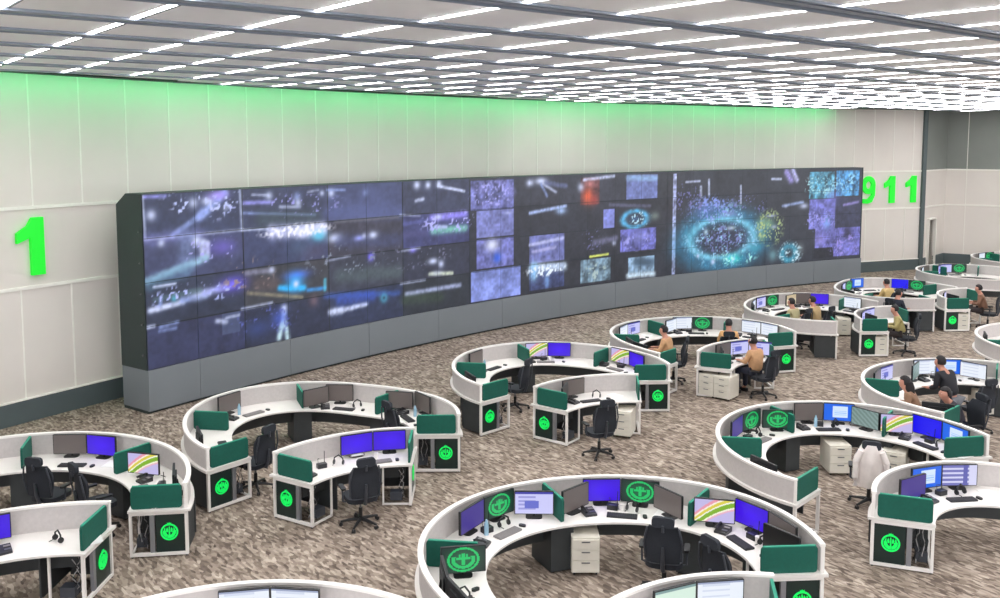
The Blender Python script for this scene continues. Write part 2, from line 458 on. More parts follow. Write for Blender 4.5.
def proto_tree(root):
    # remember a prototype's tree so that copies need no search
    allo = [o for o in COL.objects if o.parent is not None]
    m = {}
    for o in allo: m.setdefault(o.parent.name, []).append(o)
    def rec(o):
        return (o, [rec(c) for c in m.get(o.name, [])])
    return rec(root)
def copy_tree(tree, parent=None):
    o, ch = tree
    c = o.copy(); COL.objects.link(c)
    if parent: c.parent = parent
    for t in ch: copy_tree(t, c)
    return c
USED = set()
def place(tree, loc, rz):
    root = tree[0]
    if root.name not in USED:
        USED.add(root.name); o = root
    else:
        o = copy_tree(tree)
    o.location = loc; o.rotation_euler = (0, 0, rz)
    return o
REG = []
def reg(o, look, noun, cat, cluster, prep='on'):
    l = o.location; o['category'] = cat
    REG.append([o, look, noun, cat, cluster, prep, to_px(l.x, l.y, l.z)[0]])

# ------------------------------------------------------------------ room
C0 = (37.86, -11.57)
R_WALL, R_SCR = 57.4, 55.6
H_CEIL, H_B1, H_B2, H_SK = 7.6, 2.97, 4.73, 0.5
const = lambda r: (lambda a: r)
floor = MB(); floor.box((12, 26, -0.1), (90, 76, 0.2), MATS.setdefault('carpet', carpet_material()))
struct(floor.build('floor', smooth=False), 'beige and brown flecked carpet floor')

WALLM = mat('pale_wall_panel', (228, 222, 215), 0.65, vary=0.03, scale=0.6)
SEAM = mat('light_panel_joint', (246, 244, 236), 0.6, vary=0.02)
SKIRT = mat('dark_slate_skirting', (84, 96, 98), 0.55, vary=0.05, scale=2)
WALL_SHADE = mat('shade_toned_upper_panel', (134, 139, 134), 0.6, vary=0.05, scale=0.8)  # wall panel colour darkened to paint in the weak light up there
def arc_wall(name, label, A0, A1):
    w = MB()
    w.sweep(rect(0, 0.3, -0.1, 8.3), const(R_WALL), A0, A1, WALLM, C0, 1.0)
    for z in (H_B1, H_B2): w.sweep(rect(-0.03, 0.01, z - 0.035, z + 0.035), const(R_WALL), A0, A1, SEAM, C0, 1.0)
    a = 108.63 - 1.15
    k = math.ceil((A0 - 108.53) / 1.165); 
    a = 108.53 + k * 1.165
    while a < A1:
        hw = 0.018 / R_WALL / D2R
        w.sweep(rect(-0.012, 0.01, H_B2, 7.9), const(R_WALL), a - hw, a + hw, SEAM, C0)
        w.sweep(rect(-0.012, 0.01, H_SK, H_B1), const(R_WALL), a - hw + .35, a + hw + .35, SEAM, C0)
        a += 1.165
    struct(w.build(name, smooth=False), label)
arc_wall('wall_back', 'long curved pale panelled wall with green light along its top', 107.9, 170)
b = MB(); b.sweep(rect(-0.05, 0.01, 0, H_SK), const(R_WALL), 107.9, 170, SKIRT, C0, 1.0)
b.sweep(rect(-0.06, 0.01, H_SK, H_SK + 0.03), const(R_WALL), 107.9, 170, SEAM, C0, 1.0)
struct(b.build('baseboard_back', smooth=False))
# the corner and the far right wall
def straight_wall(name, p0, p1, door=None, label=None):
    w = MB(); p0 = Vector((*p0, 0)); p1 = Vector((*p1, 0)); d = p1 - p0; L = d.length; u = d / L
    ang = math.atan2(u.y, u.x); M = Matrix.Translation(p0) @ Matrix.Rotation(ang, 4, 'Z')   # x along wall, +y away from the room
    def bx(x0, x1, y0, y1, z0, z1, m): w.box(((x0 + x1) / 2, (y0 + y1) / 2, (z0 + z1) / 2), (x1 - x0, y1 - y0, z1 - z0), m, M=M)
    segs = [(0, L)] if not door else [(0, door[0]), (door[1], L)]
    for a, c in segs:
        bx(a, c, 0, 0.3, -0.1, H_B1, WALLM)
        bx(a, c, -0.05, 0, 0, H_SK, SKIRT)
    if door: bx(door[0], door[1], 0, 0.3, door[2], H_B1, WALLM)
    bx(0, L, 0, 0.3, H_B1, H_B2, WALLM); bx(0, L, 0, 0.3, H_B2, 8.3, WALL_SHADE)
    for z in (H_B1, H_B2): bx(0, L, -0.03, 0, z - 0.035, z + 0.035, SEAM)
    x = 0.9
    while x < L:
        if not door: bx(x, x + .03, -0.012, 0, H_SK, 7.9, SEAM)
        x += 1.9
    struct(w.build(name, smooth=False), label)
    return M
g = 107.9 * D2R
PW = (C0[0] + R_WALL * math.cos(g), C0[1] + R_WALL * math.sin(g))
PC = (22.45, 45.3)
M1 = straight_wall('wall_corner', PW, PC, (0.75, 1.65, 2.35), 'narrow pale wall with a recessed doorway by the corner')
straight_wall('wall_right', PC, (44.0, 32.6), None, 'pale far wall with shade painted into its upper panels')
t = MB(); t.box((PW[0], PW[1] - 0.02, 3.8), (0.2, 0.2, 8.2), SKIRT, rz=g); struct(t.build('trim_1', smooth=False), 'dark vertical strip at the end of the curved wall')
d = MB()
d.box((1.2, 0.2, 1.15), (1.3, 0.06, 2.5), mat('grey_door_leaf', (104, 98, 96), 0.5, vary=0.05), M=M1)
for x in (0.72, 1.68): d.box((x, 0.1, 1.17), (0.06, 0.5, 2.35), SEAM, M=M1)
d.box((1.2, 0.1, 2.37), (1.02, 0.5, 0.06), SEAM, M=M1)
d.box((1.5, 0.15, 1.05), (0.12, 0.05, 0.04), CHROME, M=M1)
struct(d.build('door_1', smooth=False), 'grey recessed door beside the wall corner')

# ceiling: rows of pale panels with dark slots between, strip lights across every row
GA = math.atan2(1130, 900)
AV = Vector((math.sin(GA), math.cos(GA), 0)); BV = Vector((-AV.y, AV.x, 0))
CEILM = mat('ceiling_metal_panel', (244, 247, 255), 0.5, 0.0, vary=0.04, scale=0.5)
SLOT = mat('dark_ceiling_slot', (84, 92, 98), 0.7, vary=0.1, scale=1)
RAIL = mat('steel_ceiling_channel', (140, 150, 164), 0.45, 0.0, vary=0.06, scale=2)
LIGHT = mat('strip_light_glow', (255, 252, 248), 0.5, emit=15.0, ecol=(250, 250, 252))
ROT = math.atan2(AV.y, AV.x)
MC = Matrix.Rotation(ROT, 4, 'Z')     # local x = along AV, local y = along BV
rowsb = [5.42 + 1.872 * k for k in range(-9, 16)]     # slot centres
GAPW = 0.34
def outside_wall(x, y, m=0.0):
    if math.hypot(x - C0[0], y - C0[1]) > R_WALL - m and x < 22: return True
    u = (Vector((44.0, 32.6)) - Vector(PC)).normalized(); n = Vector((-u.y, u.x))
    return (Vector((x, y)) - Vector(PC)).dot(n) > -m
c = MB(); ch = MB()
def row_span(b0, b1):
    # usable stretch along AV of a row, cut where the walls stand
    ok = [a * 0.25 for a in range(-60, 240) if all(not outside_wall(*(AV * (a * 0.25) + BV * bb).xy, 0.66) for bb in (b0, b1)) and -14 < (AV * (a * 0.25) + BV * b0).x < 44 and (AV * (a * .25) + BV * b0).y > -6]
    return (min(ok), max(ok)) if ok else None
for k in range(len(rowsb) - 1):
    b0, b1 = rowsb[k] + GAPW / 2, rowsb[k + 1] - GAPW / 2
    s = row_span(b0, b1)
    if not s: continue
    c.box(((s[0] + s[1]) / 2, (b0 + b1) / 2, H_CEIL + 0.06), (s[1] - s[0], b1 - b0, 0.12), CEILM, M=MC)
    a = 3.25 - 1.367 * 14
    while a < s[1]:
        if a > s[0]: c.box((a + 0.09, (b0 + b1) / 2, H_CEIL - 0.002), (0.02, b1 - b0, 0.008), SLOT, M=MC)
        a += 1.367
    for bb in (b0 + .012, b1 - .012): c.box(((s[0] + s[1]) / 2, bb, H_CEIL + 0.04), (s[1] - s[0], 0.03, 0.14), RAIL, M=MC)
for bb in rowsb:
    s = row_span(bb, bb)
    if s: ch.box(((s[0] + s[1]) / 2, bb, H_CEIL + 0.045), (s[1] - s[0], 0.12, 0.13), RAIL, M=MC)
struct(c.build('ceiling', smooth=False), 'pale metal ceiling panels in long parallel rows')
struct(ch.build('ceiling_beam', smooth=False), 'steel channels running in the dark ceiling slots')
up = MB(); up.box((12, 24, 8.35), (90, 76, 0.1), SLOT); struct(up.build('ceiling_void', smooth=False), 'dark void seen through the ceiling slots')
ed = MB(); ed.sweep(rect(-0.98, -0.66, H_CEIL - 0.02, H_CEIL + 0.14), const(R_WALL), 107.9, 170, mat('dark_cove_edge', (38, 60, 52), 0.6, vary=0.05), C0, 1.0)
ed.sweep(rect(-3.4, -0.97, H_CEIL + 0.02, H_CEIL + 0.10), const(R_WALL), 107.9, 170, CEILM, C0, 1.0)
struct(ed.build('trim_2', smooth=False), 'dark edge of the ceiling along the curved wall')

lamps = []
for k in range(len(rowsb) - 1):
    bm_, a = (rowsb[k] + rowsb[k + 1]) / 2, 3.25 - 1.367 * 14
    while a < 75:
        p = AV * a + BV * bm_
        e1 = p + BV * 0.75; e2 = p - BV * 0.75
        if not outside_wall(e1.x, e1.y, 0.75) and not outside_wall(e2.x, e2.y, 0.75) and p.y > -4 and -12 < p.x < 42:
            q = to_px(p.x, p.y, H_CEIL)
            vis = in_view(e1.x, e1.y, H_CEIL, 0) or in_view(e2.x, e2.y, H_CEIL, 0) or in_view(p.x, p.y, H_CEIL, 0)
            lamps.append((0 if vis else 1, p.length, k, p))
        a += 1.367
lamps.sort(key=lambda t: (t[0], t[1]))
lm = MB(); lm.box((0, 0, -0.0095), (0.06, 1.44, 0.019), LIGHT)
for x in (-0.045, 0.045): lm.box((x, 0, -0.004), (0.014, 1.48, 0.008), TRIM)
lme = lm.mesh('ceiling_light', False)
ordn = ['', 'first', 'second', 'third', 'fourth', 'fifth', 'sixth', 'seventh', 'eighth', 'ninth', 'tenth', 'eleventh', 'twelfth', 'thirteenth', 'fourteenth', 'fifteenth', 'sixteenth', 'seventeenth', 'eighteenth', 'nineteenth', 'twentieth', 'twenty-first', 'twenty-second', 'twenty-third', 'twenty-fourth', 'twenty-fifth']
visible = [l for l in lamps if l[0] == 0]
krows = sorted({l[2] for l in visible[:300]}, reverse=True)
rest = MB(); nind = 0
for i, (hid, dist, k, p) in enumerate(lamps):
    if not hid and nind < 300:
        o = bpy.data.objects.new('ceiling_light', lme); COL.objects.link(o)
        o.location = (p.x, p.y, H_CEIL); o.rotation_euler = (0, 0, ROT)
        n = krows.index(k) + 1
        tag(o, f'white strip light in the {ordn[n]} ceiling row counted from the curved wall', 'ceiling light', f'strip lights of the {ordn[n]} ceiling row')
        nind += 1
    else:
        M = Matrix.Translation((p.x, p.y, H_CEIL)) @ Matrix.Rotation(ROT, 4, 'Z')
        rest.box((0, 0, -0.0095), (0.06, 1.44, 0.019), LIGHT, M=M)
if rest.v:
    o = rest.build('far_ceiling_light', smooth=False); o['kind'] = 'stuff'; tag(o, 'many more white strip lights receding over the far rows', 'ceiling lights')
print('lamps', len(lamps), 'visible', len(visible))
ld = bpy.data.lights.new('louvred_strip', 'AREA'); ld.shape = 'RECTANGLE'; ld.size = 0.07; ld.size_y = 1.46; ld.energy = 5.8; ld.spread = 140 * D2R; ld.color = (1, 0.985, 0.965)
for i, (hid, dist, k, p) in enumerate(lamps):
    lo = bpy.data.objects.new('strip_lamp', ld); COL.objects.link(lo); lo.location = (p.x, p.y, H_CEIL - 0.03); lo.rotation_euler = (0, 0, ROT)
led = MB(); led.sweep(rect(-0.62, -0.55, H_CEIL + 0.06, H_CEIL + 0.10), const(R_WALL), 113.5, 149.0, mat('green_led_strip_glow', (0, 255, 90), 0.5, emit=23.0, ecol=(0, 200, 108)), C0, 1.0)
tag(led.build('led_strip', smooth=False), 'green LED strip tucked along the top of the curved wall', 'light strip')

# green numerals on the wall
NUMG = mat('lit_green_numeral', (20, 215, 45), 0.5, emit=0.5, ecol=(20, 220, 45))
def one_outline(h):
    w = h * 0.2
    return [(-w * .1, 0), (w * 1.05, 0), (w * 1.05, h), (w * .1, h), (-w * .35, h * .86), (-w * 1.3, h * .74), (-w * 1.3, h * .57), (-w * .1, h * .66)]
def wall_frame(ang, z, R=R_WALL):
    g = ang * D2R; p = (C0[0] + (R - 0.05) * math.cos(g), C0[1] + (R - 0.05) * math.sin(g), z)
    return p, g - PI / 2         # local x = reader's right, local +y into the wall
def numeral_one(parent, M, h=1.27):
    m = MB(); m.poly(one_outline(h), -0.06, 0.04, NUMG, M); return m.build('numeral', parent, False)
p, rz = wall_frame(147.07, 3.24)
s1 = thing('number_sign', 'green numeral 1 on the pale wall beside the video wall', 'number sign', p, rz)
numeral_one(s1, Matrix.Identity(4))
p, rz = wall_frame(109.87, 3.24)
s2 = thing('number_sign', 'green numerals 911 mounted on the wall near the corner', 'number sign', p, rz)
numeral_one(s2, Matrix.Identity(4)); numeral_one(s2, Matrix.Translation((1.28, 0, 0)))
m = MB(); h = 1.27; n = 20; ro, ri = h * .30, h * .13; cz = h * .68
for i in range(n):
    a, e = 2 * PI * i / n, 2 * PI * (i + 1) / n
    P = lambda r, t, s=1.1: (r * math.cos(t), cz + r * s * math.sin(t))
    m.poly([P(ro, a), P(ro, e), P(ri, e), P(ri, a)], -0.06, 0.04, NUMG, Matrix.Translation((-1.28, 0, 0)))
m.poly([(ro, cz), (ro * .95, h * .3), (ro * .55, h * .06), (-ro * .1, 0), (-ro * .8, h * .02), (-ro * .8, h * .18), (-ro * .1, h * .16), (ri * 1.1, h * .3), (ri * 1.25, cz)], -0.06, 0.04, NUMG, Matrix.Translation((-1.28, 0, 0)))
m.build('numeral', s2, False)

# ------------------------------------------------------------------ video wall
A_L, A_R = 145.48, 113.18
U = 1.3587; NC = 23; DA = (A_L - A_R) / NC
VW = thing('video_wall', 'long curved video wall of dark camera feeds on a grey plinth', 'video wall')
HOUS = mat('dark_housing', (46, 58, 58), 0.6, vary=0.08, scale=1.5)
PLN = mat('grey_plinth_panel', (124, 131, 137), 0.5, vary=0.05, scale=0.4)
m = MB(); m.sweep([(0.03, 1.0), (1.0, 1.0), (1.0, 4.74), (0.62, 5.0), (0.03, 5.0)], const(R_SCR), A_R, A_L, HOUS, C0, 1.4)
m.build('housing', VW, False)
m = MB()
for k in range(NC // 2 + 1):
    a0 = A_R - 0.0 + k * 2 * DA; a1 = min(a0 + 2 * DA - 0.012, A_L)
    if a1 > a0: m.sweep([(0.0, 0.06), (1.0, 0.06), (1.0, 1.0), (0.0, 1.0)], const(R_SCR - 0.02), a0, a1, PLN, C0, 1.4)
m.sweep(rect(0.05, 0.96, 0, 0.07), const(R_SCR), A_R, A_L, HOUS, C0, 1.4)
m.build('plinth', VW, False)
m = MB()
for z in (1.35, 2.05, 2.75, 3.45, 4.15): 
    g = (A_L + 0.02) * D2R; m.tube([(C0[0] + (R_SCR + .12) * math.cos(g), C0[1] + (R_SCR + .12) * math.sin(g), z), (C0[0] + (R_SCR + .12) * math.cos(g + .0005), C0[1] + (R_SCR + .12) * math.sin(g + .0005), z)], 0.02, CHROME)
m.build('bolt', VW)
rng = np.random.RandomState(3)
def vnoise(u, z, sc_, seed):
    iu = np.floor(u * sc_).astype(int); iz = np.floor(z * sc_).astype(int)
    fu = u * sc_ - iu; fz = z * sc_ - iz; fu = fu * fu * (3 - 2 * fu); fz = fz * fz * (3 - 2 * fz)
    def hsh(a, b):
        x = np.sin(a * 127.1 + b * 311.7 + seed * 74.7) * 43758.5453
        return x - np.floor(x)
    return (hsh(iu, iz) * (1 - fu) + hsh(iu + 1, iz) * fu) * (1 - fz) + (hsh(iu, iz + 1) * (1 - fu) + hsh(iu + 1, iz + 1) * fu) * fz
def picture(u, z):
    col = np.zeros((len(u), 3)) + np.array([46., 49, 60])
    n1 = vnoise(u, z, 1.3, 1); n2 = vnoise(u, z, 5, 2); n3 = vnoise(u, z, 13, 5)
    for s in STROKES:
        k = s[0]
        if k == 'r':
            _, u0, u1, z0, z1, c, nz, gr = s
            zt = min(z1, 4.99) if z1 > 4.9 else z1
            ins = (u > u0 + .03) & (u < u1 - .03) & (z > z0 + .02) & (z < z1 - .02)
            f = 1 + nz * 1.3 * (n2 - .5) + nz * 1.1 * (n3 - .5) + .18 * (n1 - .5) + gr * (0.5 - (z - z0) / max(.1, z1 - z0)) * .5
            col[ins] = (np.array(c) * f[:, None])[ins]
        elif k == 'l':
            _, u0, z0, u1, z1, w, c, a = s
            d = np.array([u1 - u0, z1 - z0]); L2 = max(1e-6, d @ d)
            t = np.clip(((u - u0) * d[0] + (z - z0) * d[1]) / L2, 0, 1)
            dist = np.hypot(u - u0 - t * d[0], z - z0 - t * d[1])
            e = np.exp(-(dist / (w * .5 + .015)) ** 2.6) * a * (.75 + .5 * n3)
            e = np.clip(e, 0, 1)[:, None]; col = col * (1 - e) + np.array(c) * e
        elif k == 's':
            _, u0, z0, rx, ry, c, th = s
            f_ = ((u - u0) / rx) ** 2 + ((z - z0) / ry) ** 2; n4 = vnoise(u, z, 16, 9 + int(th * 100)) * (.5 + .5 * vnoise(u, z, 3, 4))
            e = np.clip((n4 - th) * 7, 0, 1) * np.clip(1.6 - 1.6 * f_, 0, 1); e = e[:, None]; col = col * (1 - e) + np.array(c) * e
        elif k == 'b':
            _, u0, z0, rx, ry, c, a = s
            e = np.clip(np.exp(-(((u - u0) / rx) ** 2 + ((z - z0) / ry) ** 2) * 1.6) * a, 0, 1)[:, None]
            col = col * (1 - e) + np.array(c) * e
        elif k == 'o':
            _, u0, z0, rx, ry, w, c, a = s
            rr = np.sqrt(((u - u0) / rx) ** 2 + ((z - z0) / ry) ** 2)
            e = np.exp(-((rr - 1) * min(rx, ry) / (w * .5)) ** 2) * a * (.62 + .55 * n2 * (.4 + n3))
            e = np.clip(e, 0, 1)[:, None]; col = col * (1 - e) + np.array(c) * e
    return col * 1.0
def srgb_lin(c):
    c = np.clip(c / 255, 0, 1); return np.where(c <= 0.04045, c / 12.92, ((c + 0.055) / 1.055) ** 2.4)
NU, NZ = 40, 30
for r in range(4):
    for k in range(NC):
        uu, zz = np.meshgrid(np.linspace(k * U, (k + 1) * U, NU), np.linspace(4 - r, 5 - r, NZ))
        uu = uu.ravel(); zz = zz.ravel()
        cc = srgb_lin(picture(uu, zz))
        gap = 0.006
        lu = np.clip(uu, k * U + gap, (k + 1) * U - gap); lz = np.clip(zz, 4 - r + gap, 5 - r - gap)
        ang = A_L * D2R - lu / R_SCR
        vs = np.stack([C0[0] + R_SCR * np.cos(ang), C0[1] + R_SCR * np.sin(ang), lz], 1)
        fs = [(j * NU + i, j * NU + i + 1, (j + 1) * NU + i + 1, (j + 1) * NU + i) for j in range(NZ - 1) for i in range(NU - 1)]
        me = bpy.data.meshes.new('display_panel'); me.from_pydata(vs.tolist(), [], fs)
        # casing behind the glass
        at = me.attributes.new('picture', 'FLOAT_COLOR', 'POINT'); at.data.foreach_set('color', np.c_[cc, np.ones(len(cc))].ravel())
        me.materials.append(SCRW)
        o = bpy.data.objects.new('display_panel', me); COL.objects.link(o); o.parent = VW

# ------------------------------------------------------------------ emblem and small screens
def emblem_field(x, y):
    # 1 where the round green badge is lit: ring, crown, branches, central figure; x, y in -1..1
    r = np.hypot(x, y)
    on = (r < 1.0) & (r > 0.84)
    on |= (r < 0.74) & (r > 0.5) & (y < 0.25)
    on |= (np.abs(x) < 0.10) & (y > -0.45) & (y < 0.5)
    on |= (np.abs(y - 0.1) < 0.09) & (np.abs(x) < 0.42)
    on |= (np.abs(np.abs(x) - 0.22) < 0.07) & (y > 0.1) & (y < 0.42)
    on |= (np.abs(x) < 0.2) & (y > 0.95) & (y < 1.22)
    return on
def screen_cols(kind, u, v):
    # u 0..1 left to right, v 0..1 bottom to top
    n = len(u); c = np.zeros((n, 3))
    if kind == 'violet': c[:] = (62, 12, 222); c *= (0.93 + .12 * np.exp(-((u - .5) ** 2 + (v - .5) ** 2) * 6))[:, None]
    elif kind == 'dimviolet': c[:] = (58, 40, 132)
    elif kind == 'blue': c[:] = (22, 10, 232)
    elif kind == 'lilac':
        c[:] = (196, 196, 240); q = (np.floor(v * 11) % 2 == 0) & (u > .08) & (u < .55) & (v > .2); c[q] = (150, 150, 214)
        c[(u > .25) & (u < .62) & (v > .25) & (v < .6)] = (96, 104, 196); c[v > .9] = (60, 60, 160)
    elif kind == 'white': c[:] = (226, 232, 242); c[(np.floor(v * 14) % 3 == 0) & (u < .7) & (u > .1)] = (204, 212, 230); c[v > .93] = (150, 160, 190)
    elif kind == 'palegreen': c[:] = (206, 228, 214); c[v > .92] = (120, 150, 150)
    elif kind == 'window': 
        c[:] = (20, 98, 224); q = (u > .3) & (u < .8) & (v > .18) & (v < .88); c[q] = (206, 224, 248); c[(u > .35) & (u < .75) & (v > .3) & (v < .6) & (np.floor(v * 18) % 2 == 0)] = (150, 190, 240)
    elif kind == 'table': 
        c[:] = (206, 206, 236); q = (np.floor(v * 9) % 2 == 0) & (u < .78); c[q] = (110, 112, 180); c[(u > .6) & (u < .72)] = (88, 90, 168)
    elif kind == 'rainbow':
        r = v * .62 - .98 * u + .36 * u * u + .17; c[:] = (188, 180, 224)
        for a, b_, k in ((-.10, -.05, (226, 170, 190)), (-.05, 0, (238, 236, 214)), (0, .13, (124, 172, 40)), (.13, .17, (238, 240, 226)), (.17, .26, (214, 200, 70)), (.26, .31, (240, 232, 220)), (.31, .40, (226, 150, 168))): c[(r > a) & (r < b_)] = k
    elif kind == 'badge':
        c[:] = (20, 36, 34); x = (u - .5) * 2.55; y = (v - .5) * 1.62 / .76 * 1.0
        g_ = np.exp(-(x * x + y * y) * .9); c += g_[:, None] * np.array([0, 60, 24]); c[emblem_field(x * 1.05, y * .95)] = (22, 190, 100)
    elif kind == 'brown': c[:] = (100, 90, 86)
    elif kind == 'teal': c[:] = (20, 84, 84); q = np.exp(-((u - .6) ** 2 + (v - .4) ** 2) * 20); c += q[:, None] * np.array([110, 150, 150])
    elif kind == 'map': c[:] = (128, 150, 146); c[(np.floor(u * 9 + v * 7) % 2 == 0)] = (104, 128, 124)
    elif kind == 'tan': c[:] = (196, 178, 140); c[(np.floor(u * 5) % 2 == 0) & (v < .6)] = (214, 204, 176)
    return c
OFFG = mat('off_screen_painted_reflection', (108, 100, 97), 0.3, vary=0.03)  # even grey-brown base colour paints in the room's reflection on dark glass
OFFB = mat('black_off_screen', (26, 27, 29), 0.3, vary=0.03)
MW, MH = 0.57, 0.345
def screen_mesh(kind):
    if kind in ('off', 'black'):
        m = MB(); m.box((0, -0.004, 0), (MW - .02, 0.006, MH - .02), OFFG if kind == 'off' else OFFB); return m.mesh('screen', False)
    nu, nv = (48, 32)
    uu, vv = np.meshgrid((np.arange(nu) + .5) / nu, (np.arange(nv) + .5) / nv)
    cc = srgb_lin(screen_cols(kind, uu.ravel(), vv.ravel()))
    gu, gv = np.meshgrid(np.linspace(0, 1, nu + 1), np.linspace(0, 1, nv + 1))
    vs = np.stack([(gu.ravel() - .5) * (MW - .024), np.full(gu.size, -0.008), (gv.ravel() - .5) * (MH - .024)], 1)
    fs = [(j * (nu + 1) + i, j * (nu + 1) + i + 1, (j + 1) * (nu + 1) + i + 1, (j + 1) * (nu + 1) + i) for j in range(nv) for i in range(nu)]
    me = bpy.data.meshes.new('screen'); me.from_pydata(vs.tolist(), [], fs); me.materials.append(SCRM)
    at = me.attributes.new('picture', 'FLOAT_COLOR', 'CORNER')
    at.data.foreach_set('color', np.repeat(np.c_[cc, np.ones(len(cc))], 4, axis=0).ravel())
    return me
SM = {}
m = MB(); m.rbox((0, 0.012, 0), (MW, 0.036, MH), 0.012, BLACK, 'y'); m.rbox((0, 0.04, 0), (MW * .6, 0.03, MH * .6), 0.03, BLACK, 'y'); CASE = m.mesh('casing', False)
m = MB(); m.tube([(0, 0.07, -0.215), (0, 0.07, -0.1), (0, 0.05, 0)], [0.022, 0.02, 0.02], BLACK); STAND = m.mesh('stand', True)
m = MB(); m.rbox((0, 0.05, -0.225), (0.24, 0.17, 0.014), 0.05, BLACK, 'z'); MBASE = m.mesh('foot', False)
LOOK = {'violet': 'violet-screen', 'dimviolet': 'dim violet-screen', 'blue': 'deep blue-screen', 'lilac': 'lilac document-window', 'white': 'bright white-screen', 'palegreen': 'pale green-screen',
        'window': 'blue-and-white window', 'table': 'pale table-page', 'rainbow': 'rainbow-swirl wallpaper', 'badge': 'black green-badge', 'brown': 'brownish dim-screen', 'teal': 'teal glowing',
        'map': 'grey-green map', 'tan': 'tan-picture', 'off': 'switched-off grey', 'black': 'switched-off black'}
def monitor(kind, x, y, rz, cluster, lift=0.0, tilt=0.0):
    z = 0.74 + 0.232 + lift
    if not in_view(x, y, z - .05, 18): return
    o = bpy.data.objects.new('monitor', None); COL.objects.link(o); o.empty_display_size = .1
    o.location = (x, y, z); o.rotation_euler = (tilt, 0, rz)
    if kind not in SM: SM[kind] = screen_mesh(kind)
    for nm, me in (('casing', CASE), ('screen', SM[kind]), ('stand', STAND), ('foot', MBASE)):
        p = bpy.data.objects.new(nm, me); COL.objects.link(p); p.parent = o
    o.location.z = z - 0.0
    reg(o, LOOK[kind], 'monitor', 'monitor', cluster)
    return o

# emblem badge mesh for the desk ends (real relief): cells of the same field
def emblem_mesh(R=0.118):
    m = MB(); n = 30
    # ring and crown as swept pieces
    for i in range(36):
        a, e = 2 * PI * i / 36, 2 * PI * (i + 1) / 36
        for ro, ri in ((1.08, 0.88),):
            m.poly([(R * ro * math.cos(t), R * ro * math.sin(t)) for t in (a, e)] + [(R * ri * math.cos(t), R * ri * math.sin(t)) for t in (e, a)], -0.012, 0, EMBLEM)
    for i in range(20):                       # two branches around the lower half
        a, e = (165 + 210 * i / 20) * D2R, (165 + 210 * (i + .8) / 20) * D2R
        m.poly([(R * .80 * math.cos(t), R * .80 * math.sin(t)) for t in (a, e)] + [(R * .38 * math.cos(t), R * .42 * math.sin(t)) for t in (e, a)], -0.012, 0, EMBLEM)
    for s in (-1, 1):
        m.poly([(s * R * .14, R * .02), (s * R * .30, -R * .02), (s * R * .42, R * .3), (s * R * .26, R * .62), (s * R * .16, R * .36)], -0.012, 0, EMBLEM)
        m.poly([(s * R * .5, R * .1), (s * R * .7, R * .12), (s * R * .62, R * .5), (s * R * .5, R * .56)], -0.012, 0, EMBLEM)
    m.poly([(-R * .09, -R * .4), (R * .09, -R * .4), (R * .07, R * .62), (0, R * .78), (-R * .07, R * .62)], -0.012, 0, EMBLEM)
    m.poly([(-R * .2, R * 1.02), (R * .2, R * 1.02), (R * .26, R * 1.22), (R * .1, R * 1.12), (0, R * 1.28), (-R * .1, R * 1.12), (-R * .26, R * 1.22)], -0.012, 0, EMBLEM)
    return m.mesh('emblem', False)
EMB = emblem_mesh()

